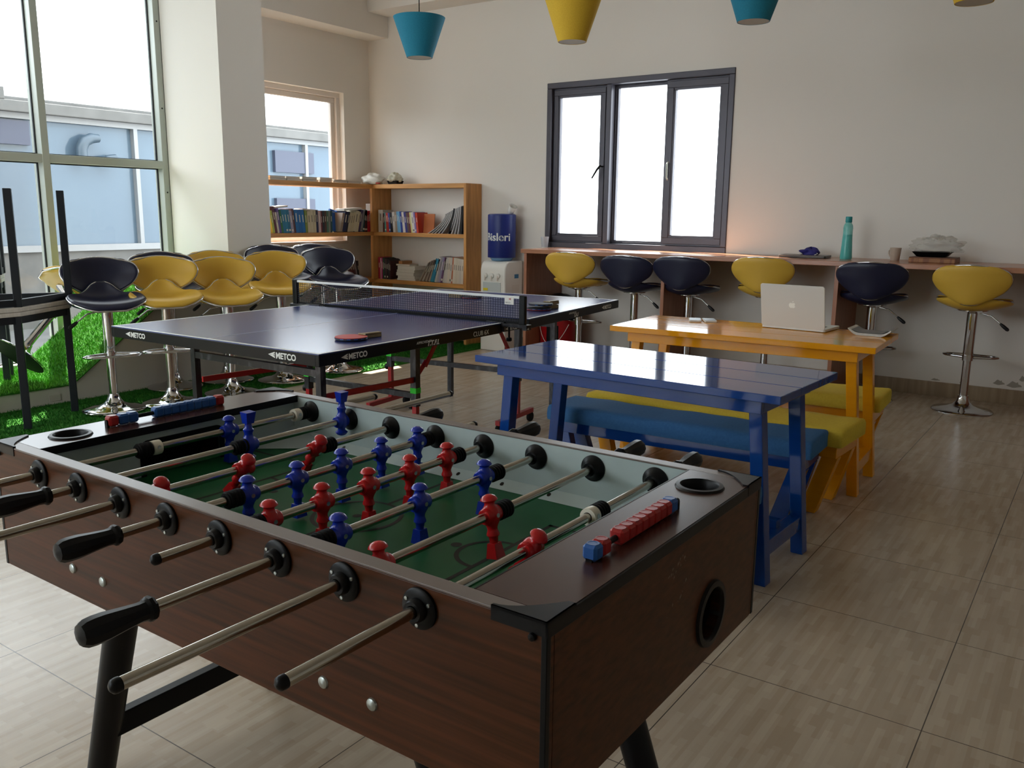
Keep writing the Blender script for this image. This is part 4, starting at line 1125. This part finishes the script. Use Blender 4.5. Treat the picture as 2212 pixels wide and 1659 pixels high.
# ------------------------------------------------------------------ pendant lamps
def pendant(label, x, y, zb, shade, deg=0):
    T = thing('pendant_lamp', label, 'pendant lamp', (x,y,0), deg, 'tapered fabric pendants in one row')
    h = .262; rb, rt = .088, .178
    b = MB(); b.lathe([(rb-.003,zb),(rb,zb),(rt,zb+h),(rt-.003,zb+h)],48,cap=False)
    b.lathe([(rt-.003,zb+h),(rb-.003,zb)],48,cap=False); s = b.obj('lamp_shade', [shade], T, smooth=40)
    b = MB(); b.lathe([(rb-.0035,zb+.001),(rt-.0035,zb+h-.001)][::-1],48,cap=False); b.obj('lining', M_SHADEIN, s, smooth=40)
    b = MB(); b.lathe([(rb-.004,zb+.0015),(0,zb+.004)],40,cap=False); b.obj('diffuser', M_SHADEIN, s)
    MB().tube([(0,0,zb+.18),(0,0,3.70)],.0035,8).obj('cord', M_BLACKMATT, T)
    b = MB(); b.tube([(0,0,zb+.10),(0,0,zb+.20)],.02,14); b.obj('lamp_holder', M_BLACK, T)
    b = MB(); b.lathe([(.05,3.70),(.05,3.712),(.02,3.7195)],20); b.obj('ceiling_cup', M_PAPER, T, smooth=40)
    b = MB()
    for k in range(3):
        a = 2*PI*k/3; b.tube([(0,0,zb+.19),((rt-.006)*math.cos(a),(rt-.006)*math.sin(a),zb+h-.006)],.0015,6)
    b.obj('spider', M_BLACKMATT, T)
    return T
pendant('teal fabric pendant lamp on a visible cord, leftmost of the row',-4.126,4.813,2.40,M_TEALSHADE)
pendant('yellow fabric pendant lamp hanging left of the dark window, between two teal ones',-2.942,4.88,2.40,M_YELSHADE)
pendant('teal fabric pendant lamp hanging right of the yellow one, above the dark window side',-1.80,4.905,2.40,M_TEALSHADE)
pendant('yellow fabric pendant lamp cut by the top edge at the far right of the row',-.735,5.05,2.40,M_YELSHADE)
# ------------------------------------------------------------------ grass ramp and mat
RP = thing('planter_ramp','white plastered ramp with sloped artificial turf against the glazed wall','ramp',(0,0,0))
RX0, RX1 = -6.84, -6.0
prof = [(.6,.02),(.6,.125),(3.17,.125),(3.23,.15),(3.45,.305),(3.87,.605),(4.08,.775),(4.16,.80),(5.05,.80),(5.105,.80),(5.105,.0),(.6,.0)]
pz = [(y,z) for y,z in prof[1:10]]
b = MB(); MY = Matrix(((0,0,1,0),(1,0,0,0),(0,1,0,0),(0,0,0,1)))
b.prism([(.6,0),(5.105,0)]+pz[::-1], RX0, RX1, MY)
b.obj('body', M_RAMP, RP)
b = MB(); b.box(-5.999,-5.994,3.02,3.10,.03,.075); b.obj('socket_plate', mat('socket_white','#c4bcb0',.5), RP, bevel=.002)
def zr(y):
    for (y0,z0),(y1,z1) in zip(pz[:-1],pz[1:]):
        if y0 <= y <= y1 and y1 > y0: return z0+(z1-z0)*(y-y0)/(y1-y0)
    return .8
# blades
def blades(n, xr, yr, zf, h, name, mats, base=None):
    """one mesh of short grass blades over a region"""
    xs = rng.uniform(*xr, n); ys = rng.uniform(*yr, n)
    zs = np.array([zf(y) for y in ys]); hh = h*rng.uniform(.55,1.25,n); a = rng.uniform(0,2*PI,n); w = .0028*rng.uniform(.7,1.4,n)
    lx = rng.normal(0,.45,n)*hh; ly = rng.normal(0,.45,n)*hh
    v = np.zeros((n,3,3))
    v[:,0] = np.stack([xs-w*np.cos(a),ys-w*np.sin(a),zs],1); v[:,1] = np.stack([xs+w*np.cos(a),ys+w*np.sin(a),zs],1); v[:,2] = np.stack([xs+lx,ys+ly,zs+hh],1)
    me = bpy.data.meshes.new(name); me.from_pydata(v.reshape(-1,3).tolist(), [], np.arange(3*n).reshape(-1,3).tolist())
    me.materials.append(mats)
    o = bpy.data.objects.new(name, me); C.objects.link(o); return o
b = MB()
tp = [(y,z+.008) for y,z in pz]
b.prism([(y,z-.0) for y,z in pz]+tp[::-1], RX0+.005, RX1+.012, MY)
tb = b.obj('turf', M_TURF, RP)
g = blades(42000,(RX0+.01,RX1+.016),(.7,5.1),lambda y: zr(y)+.007,.026,'turf_pile',M_BLADE)
g.parent = RP; g['kind'] = 'stuff'
GM = thing('grass_mat','dark green artificial grass mat on the floor along the ramp and bookcase','grass mat',(0,0,0))
b = MB(); b.box(-5.995,-5.21,1.2,7.27,.001,.010); b.box(-6.97,-5.995,5.11,7.27,.001,.010); b.obj('backing', M_TURF, GM)
g = blades(46000,(-5.99,-5.205),(1.25,7.2),lambda y: .009,.017,'mat_pile',M_BLADED); g.parent = GM; g['kind'] = 'stuff'

# ------------------------------------------------------------------ stacked grey tables on the left
POLY = [(-5.405,2.60),(-5.655,3.05),(-5.975,2.50),(-5.97,1.55),(-5.405,1.60)]
def faceted_table(label, poly, z, down=False, group=None):
    cx = sum(p[0] for p in poly)/len(poly); cy = sum(p[1] for p in poly)/len(poly)
    T = thing('stacking_table', label, 'table', (cx,cy,z), 0, group)
    pl = [(p[0]-cx,p[1]-cy) for p in poly]
    if down: zt0, zt1, za0, za1, zl = .0, .026, .028, .072, .73
    else: zt0, zt1, za0, za1, zl = .694, .72, .65, .694, 0
    P = pl[::-1]
    MB().prism(P, zt0, zt1).obj('tabletop', M_GREYTOP, T, bevel=.003)
    kf = .955
    k = [(p[0]*kf-(.035 if down else 0), p[1]*kf+(.03 if down else 0)) for p in pl]
    b = MB()
    zc = (za0+za1)/2
    for i in range(len(k)):
        b.bar((*k[i],zc),(*k[(i+1)%len(k)],zc),.03,.042)
    b.obj('apron', M_DARKLEG, T)
    for i, p in enumerate(k):
        a, c = (zt1,zl) if down else (zt0,zl)
        ang = -32 if i < 2 else 0
        b = MB(); b.box(-.022,.022,-.022,.022,*sorted((a,c)),rot('Z',ang,(p[0],p[1],0)) )
        b.obj('leg', M_DARKLEG, T, bevel=.003)
    return T
faceted_table('grey topped table with charcoal legs on the grass mat, carrying an upturned one',POLY,.016)
faceted_table('upturned table with charcoal legs in the air on top of its grey twin',[(-5.405,2.60),(-5.665,3.07),(-5.985,2.50),(-5.97,1.55),(-5.405,1.60)],.738,True)
POLY2 = [(-6.46,3.00),(-6.62,3.10),(-6.80,3.02),(-6.80,1.6),(-6.46,1.6)]
faceted_table('grey table standing up on the turf platform, its corner seen at the left edge',POLY2,.14,False)
T = faceted_table('upturned grey tabletop stacked on the platform table at the left edge',POLY2,.862,True)
for o in list(T.children):
    if o.name.split('.')[0] == 'leg': pass
# yellow stool leaning on the ramp
T = stool('x','yellow bar stool tipped over on the turf slope behind the stacked tables, base disc showing',-6.50,3.08,.285,.58,0,M_YELLEATHER,G1)
T.location = (-6.25,2.96,.335)
za = Vector((-.04,.71,.70)).normalized(); vd = Vector((-.89,.43,-.14))
xa = vd.cross(za).normalized()
if xa.dot(Vector((.82,.57,0))) > 0: xa = -xa
ya = za.cross(xa)
T.rotation_euler = Matrix((xa,ya,za)).transposed().to_euler()

# ------------------------------------------------------------------ pine bookcase in the corner
BK = thing('bookcase','L-shaped pine bookcase in the corner, crossing the small window','bookcase',(0,0,0))
FX, FY = -6.71, 7.03
SH = [(1.60,1.645),(1.10,1.14),(.592,.634),(.09,.13)]
for k, (z0, z1) in enumerate(SH):
    b = MB(); b.box(XL+.002,FX,5.115,YB-.002,z0,z1); b.box(FX,-5.462,FY,YB-.002,z0,z1); b.obj('shelf', M_WOODH, BK, bevel=.002)
MB().box(-5.462,-5.430,FY-.005,YB-.002,0,1.645).obj('end_board', M_WOOD, BK, bevel=.002)
for z0, z1 in ((1.14,1.60),(.634,1.10),(.13,.592)):
    MB().box(FX+.005,FX+.036,FY-.05,YB-.002,z0,z1).obj('corner_board', M_WOOD, BK)
MB().box(XL+.002,FX,5.113,5.14,0,1.60).obj('end_board', M_WOOD, BK)

# ------------------------------------------------------------------ books
bookmats = {}
def bm_(hexc, rough=.5):
    if hexc not in bookmats: bookmats[hexc] = mat('book_cover', hexc, rough)
    return bookmats[hexc]
M_BAND = mat('spine_print','#d8d2c0',.5)
M_BANDD = mat('spine_print_dark','#6f6860',.5)
def book_mesh(t, h, d, band, rr):
    """spine at y=-d/2.. local: x thickness 0..t, y depth 0 (spine) .. d, z height"""
    b = MB(); c = .0022
    b.box(0,c,0,d,0,h); b.box(t-c,t,0,d,0,h); b.box(c,t-c,0,c,0,h)
    b.m = 1; b.box(c,t-c,c,d-.003,.003,h-.003)
    b.m = 2
    if band and t > .010:
        z = h*rr.uniform(.45,.55); zz = h*rr.uniform(.72,.86)
        b.box(t*.38,t*.62,-.0006,0,z,zz); 
        if rr.random() < .15: b.box(t*.2,t*.8,-.0006,0,h*.08,h*.16)
    return b
names_ = {}
def put_book(shelf, colname, hexc, t, h, d, lean, pos, axis, ctx, band=True, dark=False):
    """axis 'Y': along the left wall, spine faces +x ; axis 'X': along the back wall, spine faces -y"""
    rr = random.Random(len(names_)*7+3)
    b = book_mesh(t, h, d, band, rr)
    piv = t if lean > 0 else 0
    Mt = Matrix.Translation((piv,0,0)) @ Matrix.Rotation(math.radians(lean),4,'Y') @ Matrix.Translation((-piv,0,0))
    b.v = [tuple(Mt @ Vector(p)) for p in b.v]
    o = b.obj('book', [bm_(hexc), M_PAPER, M_BANDD if dark else M_BAND])
    if axis == 'Y': o.matrix_world = Matrix(((0,-1,0,pos[0]),(1,0,0,pos[1]),(0,0,1,pos[2]),(0,0,0,1)))
    else: o.location = pos
    names_.setdefault((shelf,colname), []).append(o)
    o['group'] = 'books on the ' + shelf; o['category'] = 'book'; o['_c'] = ctx
    return o
ORD = ['first','second','third','fourth','fifth','sixth','seventh','eighth','ninth','tenth','eleventh','twelfth','thirteenth','fourteenth','fifteenth','sixteenth']
def row(shelf, axis, z, start, spec, front):
    """spec: (colour word, hex, thickness, height, lean)"""
    p = start
    for (cn, hx, t, h, lean) in spec:
        if hx is None: p += t; continue
        a = math.radians(abs(lean))
        put_book(shelf, cn, hx, t, h, .165 if axis == 'Y' else .17, lean, (front,p,z) if axis == 'Y' else (p,front,z), axis, '', True, cn in ('cream','white','grey','pale'))
        w = t/math.cos(a)
        p += w+.0006
    return p
lm = [('lime','#a9b04a',.018,.215,-9),('maroon','#5a2430',.022,.255,-9),('cream','#cfc4b2',.016,.20,-9),('purple','#5c4a86',.020,.24,-9),('green','#2f6a3c',.017,.22,-8),
 ('teal','#1f6d8f',.022,.225,-8),('teal','#217598',.024,.225,-8),('teal','#1e6787',.024,.225,-8),('lavender','#9a94ac',.024,.21,-8),('brown','#59373a',.018,.235,-8),
 ('blue','#1d6aa8',.030,.225,-6),('blue','#1c63a4',.030,.225,-6),('blue','#1e6cae',.028,.225,-6),('olive','#7c8a3c',.022,.22,-4),('cream','#cdbf9f',.030,.215,-2),('cream','#cfc2a6',.026,.22,-2),
 ('cream','#c9bd9f',.024,.22,-1),('navy','#25284e',.022,.225,-2),('pink','#c9aeb0',.024,.21,-1),('maroon','#6d3038',.014,.215,-1),('charcoal','#2b2f3a',.022,.22,0),('brown','#5a3d33',.018,.22,0),
 ('green','#4d7562',.020,.22,0),('grey','#8b8f86',.018,.215,0),('teal','#1f4c55',.020,.22,0),(None,None,.075,0,0),('taupe','#9b8778',.022,.20,14),('navy','#22264a',.036,.215,14),('charcoal','#2a2a33',.016,.215,14),
 ('cream','#cbbfa6',.018,.205,14),('cream','#c7bb9f',.020,.205,14),('cream','#cabf9f',.020,.21,14),('cream','#d0c6ae',.034,.225,14),('cream','#cdc1a4',.018,.215,14),('violet','#3b2c55',.022,.235,14),('grey','#7d7d82',.022,.235,14),('green','#23474a',.024,.235,13),
 ('maroon','#5c1c24',.016,.22,3),('black','#25181c',.014,.22,2),('red','#a81c28',.018,.22,1),('red','#b3202c',.016,.225,0)]
sc1 = 1.345/sum(t/math.cos(math.radians(l))+.0006 for _,_,t,_,l in lm)
row('middle shelf by the small window','Y',1.1405,5.66,[(c,h_,t*sc1,hh,l) for c,h_,t,hh,l in lm],FX-.012)
bmr = [('grey','#b3aaa0',.040,.235,0),('maroon','#5d3330',.016,.20,0),('mint','#5f9a98',.018,.205,-4),('red','#b83a34',.022,.205,-5),('blue','#3b4f9a',.014,.205,-5),('black','#22222a',.022,.205,-5),('white','#c9c4bf',.020,.215,-5),
 ('taupe','#9d8d7e',.020,.215,-5),('sky','#6fa5cc',.014,.22,-6),('sky','#74acd4',.014,.22,-6),('blue','#2c479a',.018,.22,-6),('white','#cfc9c6',.022,.215,-8),('indigo','#3d3c86',.018,.215,-8),('brown','#5b4a44',.016,.21,-8),
 ('maroon','#6f2c33',.014,.21,-8),('lemon','#d3cc86',.012,.215,-8),('white','#d4cfc9',.020,.215,-8),('lilac','#8a74b0',.014,.215,-8),('red','#c2402c',.016,.21,-6)]
sc2 = .58/sum(t/math.cos(math.radians(l))+.0006 for _,_,t,_,l in bmr)
e = row('middle shelf of the back unit','X',1.1405,-6.645,[(c,h_,t*sc2,hh,l) for c,h_,t,hh,l in bmr],FY+.012)
o = MB().box(0,.13,0,.012,0,.20).obj('book', [bm_('#b0602c')]); o.location = (e+.012,7.10,1.1405); o.rotation_euler = (-.12,0,.12)
tag(o,'orange covered book turned face out beside the leaning spiral notebooks','book','books on the middle shelf of the back unit')
# curved spiral notebooks slumping against the end board
M_NBG = mat('notebook_grey','#a9a5a8',.6,noise=(40,'#bdb9ba',(1,1,6))); M_NBB = mat('notebook_black','#1b1b22',.5)
def notebook(i, n, black, label):
    x1 = -5.466-.021*(n-1-i)*1.0
    top = x1-.004; sl = .026*(n-1-i)**1.12*.62
    if black: sl *= .6
    h = .285-.004*(n-1-i); t = .015
    b = MB(); vs = []; k = 8
    for q in range(k+1):
        u = q/k; x = x1-t-sl*(1-u)**1.7; zz = h*u*math.cos(math.atan(sl/h)*.75)
        vs += [(x,0,zz),(x+t,0,zz),(x+t,.20,zz),(x,.20,zz)]
    fs = [(0,3,2,1),tuple(4*k+j for j in range(4))]
    for q in range(k):
        for j in range(4): fs.append((4*q+j,4*q+(j+1)%4,4*q+4+(j+1)%4,4*q+4+j))
    b.add(vs, fs)
    o = b.obj('notebook', M_NBB if black else M_NBG); o.location = (0,FY+.012,1.1405)
    s = MB()
    for q in range(16):
        u = (q+.5)/16; x = x1-t/2-sl*(1-u)**1.7; zz = h*u*math.cos(math.atan(sl/h)*.75)
        s.tube([(x+.006*math.cos(a),-.004+.006*math.sin(a),zz) for a in [2*PI*w/8 for w in range(8)]],.001,4,closed=True)
    s.obj('spiral', M_SCREW if not black else M_BLACK, o)
    tag(o,label,'notebook','spiral notebooks slumped on the middle shelf')
nn = 12
for i in range(nn):
    bl_ = i in (nn-1,nn-2,5)
    notebook(i,nn,bl_,f"{'black' if bl_ else 'grey'} spiral notebook, {ORD[nn-1-i] if i<nn-1 else 'first'} from the pine end board in the slumped row")
# lower shelf
ll = [('black','#2a2428',.020,.20,-9),('white','#cfc9c2',.018,.19,-9),('grey','#8b857f',.024,.20,-9),('pale','#c7c1b7',.02,.20,-9),('maroon','#54302f',.02,.21,-9),('olive','#8a8a3a',.02,.215,-9),('taupe','#93877a',.024,.235,-9),('green','#1f6f50',.034,.245,-9),('green','#23774f',.026,.245,-9),('pale','#9fb3a3',.018,.245,-9),('maroon','#4f2226',.030,.225,-8),('maroon','#5a2429',.030,.225,-8),('maroon','#4a1d22',.026,.225,-8),('plum','#4f323c',.020,.225,-8),('grey','#8c7f80',.018,.23,-9),('black','#2b2124',.022,.20,-4)]
row('lower shelf by the small window','Y',.6345,6.43,ll,FX-.012)
bl2 = [('red','#a3293c',.032,.235,0),('white','#c5b9b4',.012,.225,0),('magenta','#b02a72',.018,.23,0),('green','#1f4a2c',.022,.23,0),('charcoal','#272b34',.022,.225,0),('brown','#4a3430',.014,.22,0),('black','#211c22',.022,.22,0),('charcoal','#2e2c31',.018,.215,0),('maroon','#3f2226',.014,.20,0)]
row('lower shelf of the back unit','X',.6345,-6.66,bl2,FY+.012)
pile = [('#cfcac3',.018,.26,.19),('#d3cec8',.030,.24,.18),('#cdc8c1',.034,.25,.185),('#d5d1ca',.028,.245,.18),('#d0cbc4',.042,.25,.18),('#a8845c',.018,.19,.15)]
z = .6345; place = ['bottom of','second from the bottom of','third from the bottom of','fourth from the bottom of','fifth from the bottom of','topmost tan book of']
for k, (hx, t, w, d) in enumerate(pile):
    b = MB(); c = .002; b.box(0,w,0,d,0,c); b.box(0,w,0,d,t-c,t); b.box(0,c,0,d,c,t-c); b.m = 1; b.box(c,w-.003,.003,d-.003,c,t-c)
    o = b.obj('book', [bm_(hx), M_PAPER]); o.location = (-6.385+.012*math.sin(k*2.1),FY+.01,z); o.rotation_euler = (0,0,.03*math.sin(k*3)); z += t+.0005
    tag(o, f"{'tan' if k==5 else 'white'} book lying flat, {place[k]} the pile on the lower shelf",'book','pile of flat books on the lower shelf')
o = MB().box(0,.05,0,.16,0,.03).obj('book',[bm_('#a3764a')]); o.location = (-6.375,FY+.03,z+.0); 
tag(o,'small tan book at the back of the flat pile top, lower shelf','book','pile of flat books on the lower shelf')
mg = [('grey','#8d857c',.012,.235,34),('brown','#6d5a4c',.012,.24,32),('grey','#a39a90',.012,.245,30),('brown','#6a584a',.014,.245,28),('taupe','#8f8378',.013,.25,26),('brown','#5d4c44',.012,.25,24),('taupe','#9b8f83',.014,.25,22),('teal','#2d7f9c',.020,.255,19),('teal','#2a7894',.016,.255,19),
 ('pale','#bdb7b2',.017,.27,15),('grey','#98929a',.018,.275,14),('lavender','#8d86a3',.016,.27,13),('violet','#6b4a6e',.018,.265,12),('pale','#b9b1ab',.018,.255,9),('pale','#c2bab2',.018,.265,8),('cream','#cdbfae',.018,.265,7),('pale','#c5bdb4',.018,.265,6),('rust','#b2674a',.012,.27,5),('cream','#cfc3b3',.018,.265,5),('cream','#c8bbaa',.018,.262,4),('cream','#cabdae',.018,.258,4),('pale','#c4b9ae',.018,.255,3),('cream','#ccbfb0',.018,.252,3),('rust','#a8745a',.010,.25,2)]
tot = sum(t/math.cos(math.radians(l))+.0006 for _,_,t,_,l in mg)
mg = [(c,h_,t*.62/tot,hh,l) for c,h_,t,hh,l in mg]; tot = sum(t/math.cos(math.radians(l))+.0006 for _,_,t,_,l in mg)
row('magazine row of the lower shelf','X',.6345,-5.468-tot,mg,FY+.012)
# labels for the upright books
where = {'middle shelf by the small window':'on the middle shelf under the small window','middle shelf of the back unit':'on the middle shelf of the back unit',
 'lower shelf by the small window':'on the lower shelf behind the stool','lower shelf of the back unit':'on the lower shelf left of the white pile','magazine row of the lower shelf':'in the magazine row on the lower shelf'}
for (shelf, cn), os_ in names_.items():
    for k, o in enumerate(os_):
        kind = 'magazine' if 'magazine' in shelf else 'book'
        if kind == 'magazine': o['category'] = 'magazine'
        o['label'] = (f"only {cn} {kind} standing {where[shelf]}" if len(os_) == 1 else f"{ORD[k]} {cn} {kind} from the left {where[shelf]}")
        del o['_c']
# face-out blue book and white book lying on the row
o = MB().box(0,.022,0,.15,0,.235).obj('book',[bm_('#2f63b4')]); o.location = (-6.80,6.475,1.155); o.rotation_euler = (math.radians(-13),math.radians(-14),math.radians(8))
t_ = text_obj('cover_print','Business Studies',.016,M_LETTER,o,(.0225,.018,.205),(0,1,0),(0,0,1))
tag(o,'bright blue book tilted with its cover facing out above the middle row','book','books on the middle shelf by the small window')
for (x,y,z,w,l,t,hx,lb,dz) in [(-6.86,5.70,1.375,.13,.16,.016,'#d9cfc9','white book laid flat over the upright books at the shelf left end',6),(-6.86,6.05,1.366,.13,.20,.014,'#d8cdc6','pale book laid flat over the cream upright books mid shelf',-4),(-6.84,6.60,1.36,.13,.26,.02,'#dcdcd8','white book laid flat over the leaning cream books near the corner',4)]:
    o = MB().box(0,w,0,l,0,t).obj('book',[bm_(hx)]); o.location = (x,y,z); o.rotation_euler = (math.radians(dz),0,0); tag(o,lb,'book','books on the middle shelf by the small window')
o = MB().box(0,.10,0,.02,0,.30).obj('book',[bm_('#c9c2ba')]); o.location = (-6.845,7.06,1.1405); tag(o,'tall white book standing in the corner behind the red books','book','books on the middle shelf by the small window')
# flat row along the top shelf
rr = random.Random(11); z0 = 1.6455; n = 0
tops = []
y = 5.665
for k in range(8):
    l = [.21,.20,.22,.19,.21,.20,.21,.16][k]
    hx = ['#b9b3a8','#c3bdb2','#a7a199','#c7c2ba','#b4aea4','#bfb9b0','#b9b4ab','#c2beb5'][k]
    tops.append((y,l-.012,[.018,.020,.018,.022,.020,.016,.016,.012][k],z0,hx)); y += l
    if y > 7.0: break
lay2 = []
for k in range(6):
    yy,l,t,z,hx = tops[k]
    lay2.append((yy+.015*math.sin(k*5),l*.95,[.022,.02,.026,.024,.012,.010][k],z+t+.0006,['#a9a39a','#c9c4bb','#8f9a86','#c2bcb2','#bdb7ae','#c9c5bd'][k]))
for k,(yy,l,t,z,hx) in enumerate(tops+lay2):
    b = MB(); c=.002; b.box(0,.155,0,l,0,c); b.box(0,.155,0,l,t-c,t); b.box(0,c,0,l,c,t-c); b.m = 1; b.box(c,.152,.002,l-.002,c,t-c)
    o = b.obj('book',[bm_(hx),M_PAPER]); o.location = (FX-.185,yy,z)
    up = k >= len(tops); i = k-len(tops) if up else k
    tag(o,f"{ORD[i]} flat book from the left, {'upper' if up else 'lower'} layer on the bookcase before the small window",'book','flat books on the bookcase top')
# bags and tray on top of the back unit
PB = thing('plastic_bag','bulging white plastic bag on the bookcase top at the corner','plastic bag',(-6.75,7.08,1.646))
blob(30,44,crumple(.135,.10,.075,21,.16,5)).obj('bag_body', mat('white_bag','#dcdad3',.35,spec=.5,bump=(30,.6)), PB, smooth=50)
b = MB(); b.tube([(.10,-.06,.012),(.13,-.07,.010),(.16,-.06,.010)],.006,6); b.obj('red_tie', M_TTRED, PB, smooth=50)
PT = thing('food_tray','black tray with clear bag over pale contents on the bookcase top','tray',(-6.47,7.13,1.646))
b = MB(); b.lathe([(.075,.001),(.085,.003),(.10,.036),(.10,.038),(.095,.036),(.08,.006),(0,.006)],4,Matrix.Scale(.8,4,(0,1,0)) @ Matrix.Rotation(PI/4,4,'Z')); b.obj('tray_body', M_BLACK, PT, bevel=.003)
blob(30,44,crumple(.085,.07,.062,8,.30,7)).obj('plastic_bag', mat('clear_bag_pale','#c9c4ae',.35,alpha=.7,spec=.5), PT, smooth=35).location = (0,0,.022)
